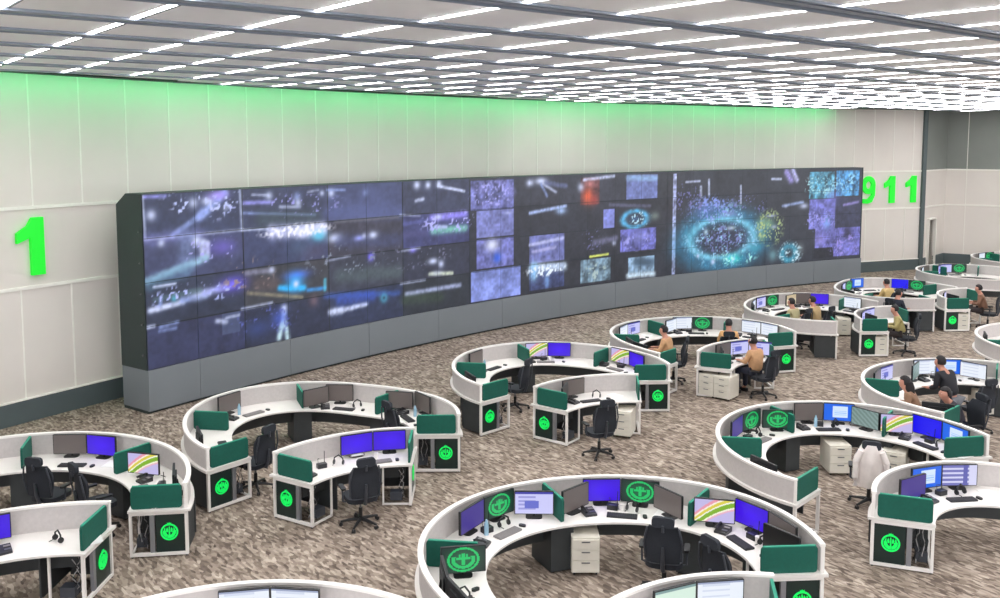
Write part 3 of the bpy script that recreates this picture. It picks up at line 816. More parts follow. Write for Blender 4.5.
# ------------------------------------------------------------------ ring and arc desks
DEPTH = 0.85
def ring_desk(name, label, cx, cy, har, a0, a1, divs, ends=('badge', 'badge'), cat='desk'):
    R, c2, s2, c3, s3 = har
    def rf(a):
        g = a * D2R
        return R + c2 * math.cos(2 * g) + s2 * math.sin(2 * g) + c3 * math.cos(3 * g) + s3 * math.sin(3 * g)
    root = thing(name, label, cat, (cx, cy, 0))
    m = MB(); m.sweep(rect(-0.045, -0.005, 0.70, 1.09), rf, a0, a1, PART); m.build('partition', root)
    m = MB(); m.sweep([(-0.06, 1.085), (0.012, 1.085), (0.012, 1.118), (-0.06, 1.118)], rf, a0 - .4, a1 + .4, TRIM); m.build('partition_cap', root)
    m = MB(); m.sweep([(-DEPTH, 0.705), (-DEPTH + .01, 0.70), (0.05, 0.70), (0.05, 0.74), (-DEPTH + .01, 0.74), (-DEPTH, 0.735)], rf, a0 - 1.2, a1 + 1.2, WHITE); m.build('worktop', root)
    m = MB(); m.sweep(rect(-0.52, -0.49, 0.40, 0.70), rf, a0 + 3, a1 - 3, DARK); m.build('modesty_panel', root)
    for dv in divs:
        w = 5.5
        m = MB(); m.sweep(rect(-0.74, -0.18, 0.03, 0.70), rf, dv - w, dv + w, DARK, step=2.5)
        m.sweep(rect(-0.70, -0.22, 0.0, 0.03), rf, dv - w + .6, dv + w - .6, BLACK)
        c_ = m.build('storage_cabinet', root)
    def radial_M(a, flip):
        # local x = inward along the radius, local -y = outward face of the end, z up
        g = a * D2R; xi = Vector((-math.cos(g), -math.sin(g), 0)); tang = Vector((-math.sin(g), math.cos(g), 0))
        yo = tang if flip else -tang      # points into the ring (away from the free end)
        return Matrix(((xi.x, yo.x, 0, rf(a) * math.cos(g)), (xi.y, yo.y, 0, rf(a) * math.sin(g)), (0, 0, 1, 0), (0, 0, 0, 1)))
    def divider(a, x0, x1, flip=True, rad=0.045, y=0.0):
        M = radial_M(a, flip); m = MB()
        m.rbox(((x0 + x1) / 2, y, 0.915), (x1 - x0, 0.034, 0.345), rad, GREEN, 'y', M=M)
        d = m.build('divider', root, False)
        m = MB(); m.rbox(((x0 + x1) / 2, y, 1.091), (x1 - x0 - .05, 0.038, 0.012), .004, GREEN_EDGE, 'z', M=M); m.build('divider_rail', d, False)
    for dv in divs: divider(dv, 0.07, 0.76)
    for end, (a, flip) in enumerate(((a0, True), (a1, False))):
        kind = ends[end]
        if kind is None: continue
        M = radial_M(a, flip); 
        divider(a, 0.08, DEPTH - .04, flip, y=0.02)
        m = MB(); m.box((0.02, 0.0, 0.91), (0.05, 0.03, 0.42), TRIM, M=M); m.build('partition_post', root, False)
        cab = bpy.data.objects.new('end_cabinet', None); COL.objects.link(cab); cab.parent = root
        # an Empty part that carries its pieces
        DP = 0.46; W_ = DEPTH - .01
        m = MB()
        m.box((W_ / 2, 0.0, 0.045), (W_, 0.045, 0.045), TRIM, M=M); m.box((W_ / 2, 0.0, 0.675), (W_, 0.045, 0.045), TRIM, M=M)
        m.box((0.02, 0.0, 0.36), (0.045, 0.045, 0.60), TRIM, M=M); m.box((W_ - .02, 0.0, 0.36), (0.04, 0.045, 0.60), TRIM, M=M)
        m.box((W_ - .02, DP, 0.36), (0.03, 0.03, 0.66), TRIM, M=M); m.box((W_ - .02, DP / 2, 0.045), (0.03, DP, 0.03), TRIM, M=M)
        for xx in (0.03, W_ - .03):
            m.tube([M @ Vector((xx, 0, 0.0)), M @ Vector((xx, 0, 0.03))], 0.018, BLACK)
        m.build('frame', cab, False)
        m = MB(); m.box((0.03, DP / 2 + .06, 0.36), (0.02, DP + .12, 0.62), DARK, M=M); m.box((W_ / 2, DP + .12, 0.38), (W_, 0.02, 0.56), DARK, M=M)
        m.build('carcass', cab, False)
        if kind in ('badge', 'badge_ped'):
            m = MB(); m.box((0.255, 0.012, 0.36), (0.42, 0.02, 0.585), BLACKGREEN, M=M); m.build('front_panel', cab, False)
            e = bpy.data.objects.new('emblem', EMB); COL.objects.link(e); e.parent = cab
            e.matrix_local = M @ Matrix.Translation((0.27, 0.0, 0.375)) if not flip else M @ Matrix.Translation((0.27, 0.0, 0.375)) @ Matrix.Rotation(0, 4, 'Y')
            e['label'] = 'glowing green round emblem'
        if kind == 'badge':
            m = MB(); m.box((0.515, 0.02, 0.36), (0.07, 0.05, 0.59), ALU, M=M); m.build('upright', cab, False)
            m = MB()
            for q in range(5):
                x0 = 0.60 + 0.04 * q; pts = []
                for s_ in range(9):
                    z = 0.60 - s_ * 0.065; pts.append(M @ Vector((x0 + 0.02 * math.sin(s_ * 1.3 + q), 0.16 + 0.04 * math.cos(s_ * 1.7 + q * 2), z)))
                m.tube(pts, 0.007, CABLE if q % 2 else BLACK, 6)
            m.box((0.70, 0.25, 0.16), (0.16, 0.2, 0.14), CHAIRS, M=M)
            m.build('cable', cab)
    return root, rf

def ang_pt(c, rf, a, inset):
    g = a * D2R; r = rf(a) - inset
    return (c[0] + r * math.cos(g), c[1] + r * math.sin(g))
KB = {}
for nm, mt in (('dark', KEYS), ('grey', KEYL)):
    m = MB(); m.rbox((0, 0, 0.012), (0.44, 0.15, 0.02), 0.012, mt, 'z')
    for r in range(5):
        for k in range(14): m.box((-0.2 + k * 0.0305, -0.055 + r * 0.027, 0.025), (0.026, 0.022, 0.008), mt)
    KB[nm] = m.mesh('keyboard', False)
m = MB(); m.rbox((0, 0, 0.014), (0.06, 0.105, 0.026), 0.028, BLACK, 'z', n=6); m.box((0, 0.02, 0.029), (0.008, 0.02, 0.006), CHROME); MOUSE = m.mesh('mouse', False)
m = MB(); m.poly([(-0.1, 0), (0.1, 0), (0.1, 0.07), (-0.1, 0.03)], -0.09, 0.09, PHONE, Matrix.Rotation(PI / 2, 4, 'Z')); PHB = m.mesh('phone_body', False)
m = MB(); m.tube([(-0.075, -0.085, 0.07), (-0.07, -0.06, 0.088), (-0.07, 0.06, 0.098), (-0.075, 0.09, 0.08)], [0.022, 0.015, 0.015, 0.022], BLACK); PHH = m.mesh('handset', True)
m = MB(); m.box((0.04, 0.045, 0.062), (0.08, 0.05, 0.006), KEYL); m.box((0.04, -0.02, 0.046), (0.08, 0.06, 0.006), CHROME); PHK = m.mesh('keypad', False)
m = MB(); m.box((0, 0, 0.004), (0.21, 0.297, 0.006), PAPER); m.box((0.015, 0.02, 0.009), (0.21, 0.297, 0.003), PAPER, rz=0.12); PAP = m.mesh('document', False)
m = MB(); m.tube([(0, 0, 0), (0, 0, 0.095)], [0.032, 0.04], TRIM, 14); m.tube([(0.036, 0, 0.075), (0.062, 0, 0.06), (0.06, 0, 0.035), (0.034, 0, 0.025)], 0.006, TRIM, 6); CUP = m.mesh('mug', True)
m = MB(); m.tube([(0, 0, 0), (0, 0, .16), (0, 0, .2), (0, 0, .22)], [0.032, 0.032, 0.014, 0.014], mat('clear_bottle_blue', (150, 185, 205), 0.2, vary=.03), 12); BOT = m.mesh('bottle', True)
m = MB()
m.tube([(-.08, 0, .05), (-.075, 0, .12), (0, 0, .17), (.075, 0, .12), (.08, 0, .05)], 0.012, BLACK); m.tube([(-.09, 0, .05), (-.07, 0, .05)], .04, BLACK, 12); m.tube([(.09, 0, .05), (.07, 0, .05)], .04, BLACK, 12); m.tube([(-.08, 0, .03), (-.07, -.09, .02)], .006, BLACK)
HS = m.mesh('headset', True)
m = MB(); m.rbox((0, 0, .035), (.16, .11, .07), .012, PHONE, 'z'); m.tube([(.06, .04, .06), (.065, .05, .26)], .006, BLACK, 6); m.tube([(-.05, .03, .06), (-.05, .05, .14), (-.05, -.02, .17)], .006, BLACK, 6); m.box((0, -.03, .073), (.09, .03, .004), CHROME); RAD = m.mesh('radio', True)
m = MB(); m.box((0, 0, .03), (.24, .31, .006), KEYL); m.box((0, .15, .05), (.24, .008, .05), KEYL); m.box((-.12, 0, .05), (.008, .31, .05), KEYL); m.box((.12, 0, .05), (.008, .31, .05), KEYL); m.box((0, 0, .04), (.21, .28, .014), PAPER)
for x in (-.1, .1): m.box((x, 0, .014), (.02, .25, .028), KEYL)
TRAY = m.mesh('tray', False)
def small(name, me, x, y, rz, look, noun, cat, cluster, extra=()):
    if not in_view(x, y, 0.75, 4): return
    if me is None:
        o = bpy.data.objects.new(name, None); o.empty_display_size = .05
    else: o = bpy.data.objects.new(name, me)
    COL.objects.link(o); o.location = (x, y, 0.741); o.rotation_euler = (0, 0, rz)
    for nm, mm in extra:
        p = bpy.data.objects.new(nm, mm); COL.objects.link(p); p.parent = o
    reg(o, look, noun, cat, cluster)
rs = random.Random(11)
def station(c, rf, mid, mons, cluster, kit='kmp'):
    """four monitor places wrapped round one seat, named from the sitter's left"""
    g = mid * D2R; out = Vector((math.cos(g), math.sin(g))); rt = Vector((math.sin(g), -math.cos(g))); C = Vector(c); R = rf(mid)
    slots = [(-0.665, R - 0.61, 50), (-0.285, R - 0.27, 8), (0.285, R - 0.27, -8), (0.665, R - 0.61, -50)]
    for (x, y, r), k in zip(slots, mons):
        if not k: continue
        p = C + rt * x + out * y
        monitor(k, p.x, p.y, g - PI / 2 + r * D2R, cluster)
    def at(x, y): p = C + rt * x + out * (R - y); return p.x, p.y
    rz = g - PI / 2
    if 'k' in kit: small('keyboard', KB['dark' if rs.random() < .5 else 'grey'], *at(rs.uniform(-.1, .05), 0.66), rz + rs.uniform(-.12, .12), 'slim', 'keyboard', 'keyboard', cluster)
    if 'm' in kit: small('computer_mouse', MOUSE, *at(0.34, 0.66), rz + rs.uniform(-.3, .3), 'small black', 'mouse', 'mouse', cluster)
    if 'p' in kit: small('desk_telephone', None, *at(-0.47, 0.62), rz + .4, 'black corded', 'telephone', 'telephone', cluster, (('phone_body', PHB), ('handset', PHH), ('keypad', PHK)))
    if 'd' in kit: small('document', PAP, *at(0.60, 0.52), rz + rs.uniform(-.5, .5), 'white', 'document', 'document', cluster)
    if 'c' in kit: small('mug', CUP, *at(0.02, 0.44), rs.uniform(0, 6), 'white', 'mug', 'mug', cluster)
    if 'b' in kit: small('bottle', BOT, *at(-0.2, 0.46), 0, 'small plastic', 'bottle', 'bottle', cluster)
    if 'r' in kit: small('desk_radio', RAD, *at(-0.12, 0.40), rz + rs.uniform(-.4, .4), 'black aerial', 'radio', 'radio', cluster)
    if 't' in kit: small('paper_tray', TRAY, *at(0.62, 0.24), rz - .25, 'grey', 'paper tray', 'tray', cluster)
    if 'h' in kit: small('headset', HS, *at(0.16, 0.47), rz + rs.uniform(-1, 1), 'black', 'headset', 'headset', cluster)

# ------------------------------------------------------------------ chairs and pedestals
def chair_proto():
    t = thing('office_chair', '', 'chair')
    m = MB(); m.rbox((0, 0.0, 0.49), (0.50, 0.48, 0.07), 0.13, CHAIRF, 'z', n=6); m.rbox((0, 0.0, 0.447), (0.42, 0.40, 0.03), 0.12, CHAIRS, 'z'); s = m.build('seat', t)
    # backrest: curved, waisted slab; chair faces +y so the back is at -y
    m = MB(); NX, NZ2 = 8, 10; fr = []; bk = []
    for j in range(NZ2 + 1):
        z = 0.56 + 0.52 * j / NZ2; q = j / NZ2; w = 0.215 + 0.035 * math.sin(q * PI) - 0.05 * max(0, q - .75) * 4 * .5
        for i in range(NX + 1):
            x = -w + 2 * w * i / NX; cu = 0.055 * (x / 0.25) ** 2
            y = -0.235 - 0.03 * math.cos(q * PI * 1.3) - 0.09 * q + cu
            fr.append((x, y, z)); bk.append((x, y - 0.035, z))
    n = NX + 1; k = len(fr); fs = []
    for j in range(NZ2):
        for i in range(NX):
            a = j * n + i; fs += [(a, a + 1, a + n + 1, a + n), (k + a, k + a + n, k + a + n + 1, k + a + 1)]
    ring = [i for i in range(n)] + [j * n + NX for j in range(1, NZ2 + 1)] + [NZ2 * n + i for i in range(NX - 1, -1, -1)] + [j * n for j in range(NZ2 - 1, 0, -1)]
    for a, b_ in zip(ring, ring[1:] + ring[:1]): fs.append((a, a + k, b_ + k, b_))
    m.add(fr + bk, fs, CHAIRF); bkr = m.build('backrest', t)
    m = MB()
    for s_ in (-1, 1): m.tube([(s_ * .235, -0.25, 0.60), (s_ * .255, -0.30, 0.84), (s_ * .21, -0.33, 1.07)], 0.014, CHAIRS)
    m.tube([(0, -0.10, 0.45), (0, -0.27, 0.46), (0, -0.32, 0.60), (0, -0.345, 0.80)], [0.03, 0.03, 0.028, 0.02], CHAIRS); m.build('back_frame', t)
    m = MB(); m.rbox((0, -0.345, 1.155), (0.30, 0.06, 0.14), 0.05, CHAIRF, 'y'); m.tube([(0, -0.36, 1.02), (0, -0.37, 1.12)], 0.018, CHAIRS); m.build('headrest', t)
    for s_ in (-1, 1):
        m = MB(); m.tube([(s_ * .25, -0.05, 0.45), (s_ * .30, -0.05, 0.47), (s_ * .305, -0.04, 0.67)], 0.016, CHAIRS); m.rbox((s_ * .30, -0.01, 0.685), (0.075, 0.25, 0.03), 0.03, BLACK, 'z'); m.build('armrest', t)
    m = MB(); m.tube([(0, 0, 0.10), (0, 0, 0.30)], 0.032, BLACK, 10); m.tube([(0, 0, 0.28), (0, 0, 0.44)], 0.017, CHROME, 10); m.build('gas_lift', t)
    m = MB()
    for q in range(5):
        a = q * 72 * D2R + .3; m.tube([(0, 0, 0.115), (0.17 * math.cos(a), 0.17 * math.sin(a), 0.10), (0.32 * math.cos(a), 0.32 * math.sin(a), 0.075)], [0.035, 0.024, 0.017], BLACK)
    st = m.build('star_base', t)
    for q in range(5):
        a = q * 72 * D2R + .3; m = MB(); x, y = 0.315 * math.cos(a), 0.315 * math.sin(a)
        for o_ in (-.016, .016):
            px, py = x - math.sin(a) * o_, y + math.cos(a) * o_
            m.tube([(px - math.sin(a) * .009, py + math.cos(a) * .009, .03), (px + math.sin(a) * .009, py - math.cos(a) * .009, .03)], .03, BLACK, 10)
        m.tube([(x, y, .03), (x, y, .075)], .009, CHROME); m.build('caster', st)
    return t
CH = proto_tree(chair_proto())
CHAIRLOC = []
def chair(x, y, face, label):
    """face: heading in degrees that the sitter looks to"""
    o = place(CH, (x, y, 0), face * D2R - PI / 2); o['label'] = label; o['category'] = 'chair'; CHAIRLOC.append(o)
    return o
def ped_proto():
    t = thing('drawer_pedestal', '', 'pedestal')
    m = MB(); m.rbox((0, 0, 0.31), (0.40, 0.52, 0.52), 0.015, PEDW, 'z'); m.build('body', t, False)
    for z, h in ((0.47, 0.14), (0.32, 0.14), (0.15, 0.17)):
        m = MB(); m.box((0, -0.268, z), (0.385, 0.02, h), PEDW); d_ = m.build('drawer', t, False)
        m = MB(); m.box((0, -0.283, z + h / 2 - .03), (0.12, 0.012, 0.014), CHROME); m.build('handle', d_, False)
    for sx in (-1, 1):
        for sy in (-1, 1):
            m = MB(); m.tube([(sx * .16 - .012, sy * .21, .025), (sx * .16 + .012, sy * .21, .025)], .025, BLACK, 10); m.box((sx * .16, sy * .21, .045), (.03, .03, .015), BLACK); m.build('caster', t)
    return t
PD = proto_tree(ped_proto())
def pedestal(x, y, face, label):
    o = place(PD, (x, y, 0), face * D2R + PI / 2); o['label'] = label; o['category'] = 'pedestal'; return o

# ------------------------------------------------------------------ people
SKIN = mat('skin', (186, 132, 112), 0.6, vary=0.03)
HAIR = mat('dark_hair', (26, 22, 24), 0.7, vary=0.1, scale=40)
SHOE = mat('black_shoe', (24, 24, 26), 0.5, vary=0.05)
def skin_obj(name, pts, edges, radii, m, parent, root=0, sub=2):
    me = bpy.data.meshes.new(name); me.from_pydata([tuple(p) for p in pts], edges, [])
    me.materials.append(m); o = bpy.data.objects.new(name, me); COL.objects.link(o); o.parent = parent
    sk = o.modifiers.new('skin', 'SKIN')
    if not me.skin_vertices: me.attributes.new  # layer comes with the modifier below
    if not me.skin_vertices:
        bm = bmesh.new(); bm.from_mesh(me); bm.verts.layers.skin.verify(); bm.to_mesh(me); bm.free()
    for i, r in enumerate(radii):
        v = me.skin_vertices[0].data[i]; v.radius = (r, r) if not isinstance(r, tuple) else r; v.use_root = (i == root)
    ss = o.modifiers.new('sub', 'SUBSURF'); ss.levels = sub; ss.render_levels = sub
    sk.use_smooth_shade = True
    return o
def person(x, y, face, label, shirt, trouser, lean=0.0, hair='short', reach=1.0, stand=False, headturn=0.0, cap=None, sleeve=True):
    t = thing('person', label, 'person', (x, y, 0), face * D2R - PI / 2)
    SH = mat('shirt_%d_%d_%d' % shirt, shirt, 0.85, vary=0.08, scale=14); TR = mat('trousers_%d_%d_%d' % trouser, trouser, 0.85, vary=0.06, scale=12)
    hz = 0.61 if not stand else 0.92
    P = {}
    def V(n, x_, y_, z_): P[n] = Vector((x_, y_, z_))
    V('pel', 0, -0.02, hz); cs, sn = math.cos(lean), math.sin(lean)
    def T(x_, dy, dz): return Vector((x_, -0.02 + dy * cs + dz * sn, hz + dz * cs - dy * sn))
    P['wai'] = T(0, -.01, .2); P['che'] = T(0, 0, .4); P['nb'] = T(0, .01, .54); P['nk'] = T(0, .03, .60)
    hd = P['nk'] + Vector((0.02 * math.sin(headturn), .03, .125)); P['jaw'] = P['nk'] + Vector((0, .04, .065)); P['sk'] = hd + Vector((0, .0, .0)); P['top'] = hd + Vector((0, -.005, .075))
    pts = [P['pel'], P['wai'], P['che'], P['nb'], P['nk'], P['jaw'], P['sk'], P['top']]
    rad = [.12, (.125, .09), (.145, .10), .085, .066, .092, .125, .095]
    ed = [(0, 1), (1, 2), (2, 3), (3, 4), (4, 5), (5, 6), (6, 7)]
    pts.append(P['sk'] + Vector((math.sin(headturn) * .09, .095, -.02))); rad.append(.014); ed.append((6, 8))     # nose
    shirt_p = [P['pel'] + Vector((0, 0, -.03)), P['wai'], P['che'], P['nb'] - Vector((0, 0, .02))]; shirt_r = [(.20, .175), (.185, .15), (.205, .155), (.095, .09)]; shirt_e = [(0, 1), (1, 2), (2, 3)]
    hands = []
    for s_ in (-1, 1):
        sh = T(s_ * .19, 0, .47); el = T(s_ * .25, .10 * reach, .24); wr = Vector((s_ * .15, el.y + .25 * reach, max(0.79, hz + .22) if not stand else 1.0))
        ha = wr + Vector((-s_ * .01, .07, -.005))
        i0 = len(pts); pts += [sh, el, wr, ha]; rad += [.058, .042, .028, (.036, .018)]; ed += [(2, i0), (i0, i0 + 1), (i0 + 1, i0 + 2), (i0 + 2, i0 + 3)]
        for q, (dx, ln) in enumerate(((-.03, .06), (-.01, .075), (.01, .07), (.03, .055))):
            b1 = ha + Vector((dx, .03 + ln * .5, .0)); b2 = ha + Vector((dx * 1.15, .03 + ln, -.018)); j = len(pts)
            pts += [b1, b2]; rad += [.009, .008]; ed += [(i0 + 3, j), (j, j + 1)]
        j = len(pts); pts += [ha + Vector((-s_ * .045, .01, -.005)), ha + Vector((-s_ * .055, .04, -.012))]; rad += [.011, .009]; ed += [(i0 + 3, j), (j, j + 1)]
        k = len(shirt_p); shirt_p += [sh, el, el.lerp(wr, .8)]; shirt_r += [.078, .058, .042]; shirt_e += [(2, k), (k, k + 1), (k + 1, k + 2)]
    tp = [P['pel'] + Vector((0, 0, -.0))]; trr = [(.17, .13)]; te = []
    for s_ in (-1, 1):
        if stand: hp, kn, an = Vector((s_ * .09, -.02, .84)), Vector((s_ * .10, .03, .48)), Vector((s_ * .10, -.03, .10))
        else: hp, kn, an = Vector((s_ * .10, .08, hz - .01)), Vector((s_ * .13, .42, hz - .02)), Vector((s_ * .13, .40, .12))
        i0 = len(pts); pts += [hp, kn, an, an + Vector((0, .1, -.06))]; rad += [.075, .052, .036, (.035, .03)]; ed += [(0, i0), (i0, i0 + 1), (i0 + 1, i0 + 2), (i0 + 2, i0 + 3)]
        k = len(tp); tp += [hp, kn, an]; trr += [.098, .072, .058]; te += [(0, k), (k, k + 1), (k + 1, k + 2)]
        m = MB(); m.rbox((an.x, an.y + .06, .045), (.10, .27, .08), .045, SHOE, 'z', n=5); m.build('shoe', t)
    skin_obj('body', pts, ed, rad, SKIN, t)
    skin_obj('shirt', shirt_p, shirt_e, shirt_r, SH, t)
    skin_obj('trousers', tp, te, trr, TR, t)
    m = MB(); nn, mm = 16, 12; hv = []; hf = []
    for a_ in range(mm + 1):
        th_ = PI * a_ / mm
        for b_ in range(nn):
            ph_ = 2 * PI * b_ / nn; x_, y_, z_ = math.sin(th_) * math.cos(ph_), math.sin(th_) * math.sin(ph_), math.cos(th_)
            k_ = 1.0 if (z_ > .42 or y_ < .12) and z_ > -.62 else .62          # tucked under the skin over face and nape
            hv.append(hd + Vector((x_ * .098 * k_, y_ * .118 * k_ - .012, z_ * .122 * k_ + .018)))
    for a_ in range(mm):
        for b_ in range(nn): hf.append((a_ * nn + b_, a_ * nn + (b_ + 1) % nn, (a_ + 1) * nn + (b_ + 1) % nn, (a_ + 1) * nn + b_))
    m.add(hv, hf, HAIR)
    if hair == 'long': m.tube([hd + Vector((0, -.07, .02)), hd + Vector((0, -.10, -.1)), hd + Vector((0, -.12, -.22)), hd + Vector((0, -.11, -.32))], [.085, .10, .085, .04], HAIR, 12)
    m.build('hair', t)
    m = MB()
    for s_ in (-1, 1):
        e_ = hd + Vector((s_ * .034, .088, .0)); m.tube([e_, e_ + Vector((0, .008, 0))], .010, PAPER, 8); m.tube([e_ + Vector((0, .006, 0)), e_ + Vector((0, .0105, 0))], .005, HAIR, 8)
    m.build('eye', t)
    if cap:
        m = MB(); m.tube([hd + Vector((-.09, -.01, -.01)), hd + Vector((-.085, -.01, .07)), hd + Vector((0, -.01, .125)), hd + Vector((.085, -.01, .07)), hd + Vector((.09, -.01, -.01))], .013, mat('headband_%s' % cap, (226, 214, 222), .5, vary=.03))
        for s_ in (-1, 1): m.tube([hd + Vector((s_ * .085, -.01, -.01)), hd + Vector((s_ * .105, -.01, -.01))], .035, BLACK, 10)
        m.build('headset', t)
    return t

# ------------------------------------------------------------------ layout
STD = (54, 112, 172)
N1 = 'white ring desk with green dividers, '
SPEC = {  # name: centre, radius terms, start, end, dividers, end kinds, short phrase, label
 'A': ((-7.40, 12.62), (2.76, 0, 0, 0, 0), 8, 200, (57, 106, 165), ('badge', None), 'first back-row ring desk', 'white ring desk cut by the left edge, green badge on its end'),
 'E': ((-3.36, 16.31), (2.449, 0.098, -0.122, 0.071, 0.056), 1.5, 230, STD, ('badge', 'badge'), 'second back-row ring desk', N1 + 'nearest the left end of the video wall'),
 'F': ((1.35, 20.05), (2.43, 0.053, -0.05, 0.049, -0.001), 2, 223, STD, ('badge', 'badge'), 'third back-row ring desk', N1 + 'before the middle of the video wall'),
 'H': ((5.48, 23.06), (2.62, -0.142, -0.03, -0.062, 0.094), 14, 228, (66, 119, 172), ('badge', 'plain'), 'fourth back-row ring desk', 'white ring desk with two tan-shirted people, in the back row'),
 'I': ((9.90, 27.27), (2.386, -0.004, 0.005, -0.009, -0.1), 24, 260, (52, 218), (None, 'plain'), 'fifth back-row ring desk', 'nearly closed ring desk standing before the right part of the video wall'),
 'J': ((13.75, 30.75), (2.2, 0, 0.05, 0, -0.15), 6, 278, (28, 218), (None, 'plain'), 'sixth back-row ring desk', 'nearly closed ring desk just beyond the right end of the video wall'),
 'K': ((18.51, 34.64), (2.15, 0, 0, 0, 0), 20, 300, (60, 112, 172), (None, None), 'seventh back-row ring desk', 'small distant ring desk before the doorway corner'),
 'L': ((23.0, 38.5), (2.4, 0, 0, 0, 0), 60, 300, (112, 172), (None, None), 'farthest ring desk', 'farthest ring desk, mostly beyond the right picture edge'),
 'O': ((-2.52, 7.27), (2.76, 0, 0, 0, 0), 30, 160, (), (None, None), 'first front-row ring desk', 'ring desk with pale screens at the bottom edge, left of centre'),
 'G': ((1.57, 10.79), (2.576, -0.022, -0.004, -0.031, 0.066), 4, 224, STD, ('badge', 'plain'), 'second front-row ring desk', 'largest white ring desk, in the lower middle of the picture'),
 'D': ((6.10, 14.85), (2.384, -0.002, -0.004, 0.009, -0.009), 8, 226, STD, ('badge', 'plain'), 'third front-row ring desk', 'white ring desk right of centre holding blue and badge screens'),
 'M': ((10.19, 18.15), (2.549, -0.002, -0.01, -0.029, -0.016), 20, 221.5, (60, 160), ('plain', 'plain'), 'fourth front-row ring desk', 'ring desk near the right edge with several people crowding round it'),
 'N': ((14.95, 22.40), (2.6, 0, 0, 0, 0), 90, 221, (172,), (None, None), 'fifth front-row ring desk', 'ring desk mostly cut off by the right edge, above the crowded one'),
 'E2': ((-1.49, 13.04), (2.58, 0, 0, 0, 0), 91, 149.5, (), ('badge', 'badge'), 'arc desk before second back-row ring', 'small curved desk with two joined violet screens'),
 'F2': ((2.78, 16.70), (2.62, 0, 0, 0, 0), 85, 142.5, (), ('plain', 'badge'), 'arc desk before third back-row ring', 'small curved desk with a cream pedestal beside its chair'),
 'H2': ((6.89, 20.52), (2.3, 0, 0, 0, 0), 93, 157, (), ('plain', 'ped'), 'arc desk before fourth back-row ring', 'small curved desk with two cream pedestals under its end'),
 'I2': ((12.30, 25.45), (2.0, 0, 0, 0, 0), 92, 182, (), ('plain', 'badge_ped'), 'arc desk before fifth back-row ring', 'short curved desk used by the person in an olive shirt'),
 'J2': ((16.30, 28.90), (1.9, 0, 0, 0, 0), 95, 184, (), ('plain', 'badge_ped'), 'arc desk before sixth back-row ring', 'short curved desk used by the person in a brown shirt'),
 'A2': ((-5.58, 9.39), (2.94, 0, 0, 0, 0), 89, 140, (), ('badge', None), 'arc desk before first back-row ring', 'curved desk in the bottom left corner'),
 'G2': ((2.81, 7.93), (2.3, 0, 0, 0, 0), 80, 150, (), ('badge', None), 'arc desk before second front-row ring', 'curved desk with two pale screens at the bottom edge, right of centre'),
 'D2': ((7.20, 12.03), (1.9, 0, 0, 0, 0), 62, 160, (), (None, 'badge'), 'arc desk before third front-row ring', 'curved desk with a violet and a blue screen near the lower right corner'),
}
RF = {}; CEN = {}; PH = {}
for k, (c_, har, a0, a1, dv, ends, ph, lb) in SPEC.items():
    root, rf = ring_desk('curved_desk' if k.endswith('2') else 'ring_desk', lb, c_[0], c_[1], har, a0, a1, dv, ends)
    RF[k] = rf; CEN[k] = c_; PH[k] = ph
def ST(k, mid, mons, kit='kmp'): station(CEN[k], RF[k], mid, mons, PH[k], kit)
ST('A', 84, [None, 'off', 'violet', None], 'kmd'); ST('A', 27, ['rainbow', None, 'black', None], 'kmpdr'); ST('A', 138, [None, 'off', None, None], 'kp')
ST('A2', 104, [None, None, None, None], 'pdh'); ST('A2', 126, [None, None, 'violet', None], 'km')
ST('E', 28, ['off', 'off', None, None], 'kmpb'); ST('E', 81, ['off', 'off', None, None], 'kmphc'); ST('E', 141, [None, 'off', None, None], 'kmpb'); ST('E', 199, [None, 'black', None, None], 'kp')
ST('E2', 108, [None, 'violet', 'violet', None], 'kmc'); ST('E2', 130, [None] * 4, 'prht')
ST('F', 35, [None, 'rainbow', 'violet', None], 'kmpr'); ST('F', 94, [None, 'rainbow', 'violet', None], 'kmpcr'); ST('F', 141, [None, 'brown', None, None], 'kmpb'); ST('F', 196, [None, 'black', None, None], 'p')
ST('F2', 114, ['black', 'off', None, None], 'kmphd')
ST('G', 28, ['rainbow', 'violet', 'off', None], 'kmpchrt'); ST('G', 84, ['off', 'violet', 'badge', 'off'], 'kmpdhcr'); ST('G', 139, [None, 'dimviolet', 'badge', 'lilac'], 'kmphbr'); ST('G', 199, ['black', 'black', 'off', None], 'kmpchr')
monitor('black', 3.66, 11.30, 305 * D2R, PH['G'])
monitor('badge', -0.46, 10.84, 10 * D2R, PH['G'])
ST('G2', 105.5, [None, 'palegreen', 'white', None], 'k'); 
ST('D', 28, ['rainbow', 'blue', 'window', None], 'kmphdr'); ST('D', 86, [None, 'off', 'window', 'map'], 'kmphbrt'); ST('D', 138, [None, 'dimviolet', 'badge', 'badge'], 'kmphcr'); ST('D', 199, [None, 'black', None, None], 'kpr')
ST('D2', 100, [None, 'window', 'table', None], 'kmphdr')
monitor('dimviolet', 6.24, 13.18, 28 * D2R, PH['D2'])
ST('O', 92, [None, 'white', 'white', 'off'], 'k')
ST('H', 43, [None, 'white', 'white', None], 'kmpr'); ST('H', 89, ['white', 'white', 'badge', None], 'kmpr'); ST('H', 143, [None, 'white', 'lilac', None], 'kmpdr'); ST('H', 199, [None, 'teal', 'teal', None], 'd')
ST('H2', 122, ['white', 'off', 'lilac', 'lilac'], 'kmpdr')
ST('I', 36, [None, 'white', None, None], 'kr'); ST('I', 80, ['tan', 'off', 'violet', None], 'kmpr'); ST('I', 126, [None, 'lilac', 'badge', None], 'kmpd'); ST('I', 163, [None, 'white', 'white', None], 'kdr')
ST('I2', 140, ['lilac', 'lilac', 'lilac', None], 'kmd')
ST('J', 56, [None, 'blue', 'badge', None], 'kpr'); ST('J', 100, [None, 'window', None, None], 'kmp'); ST('J', 142, [None, 'lilac', 'badge', None], 'kmp'); ST('J', 190, [None, 'lilac', None, None], 'd')
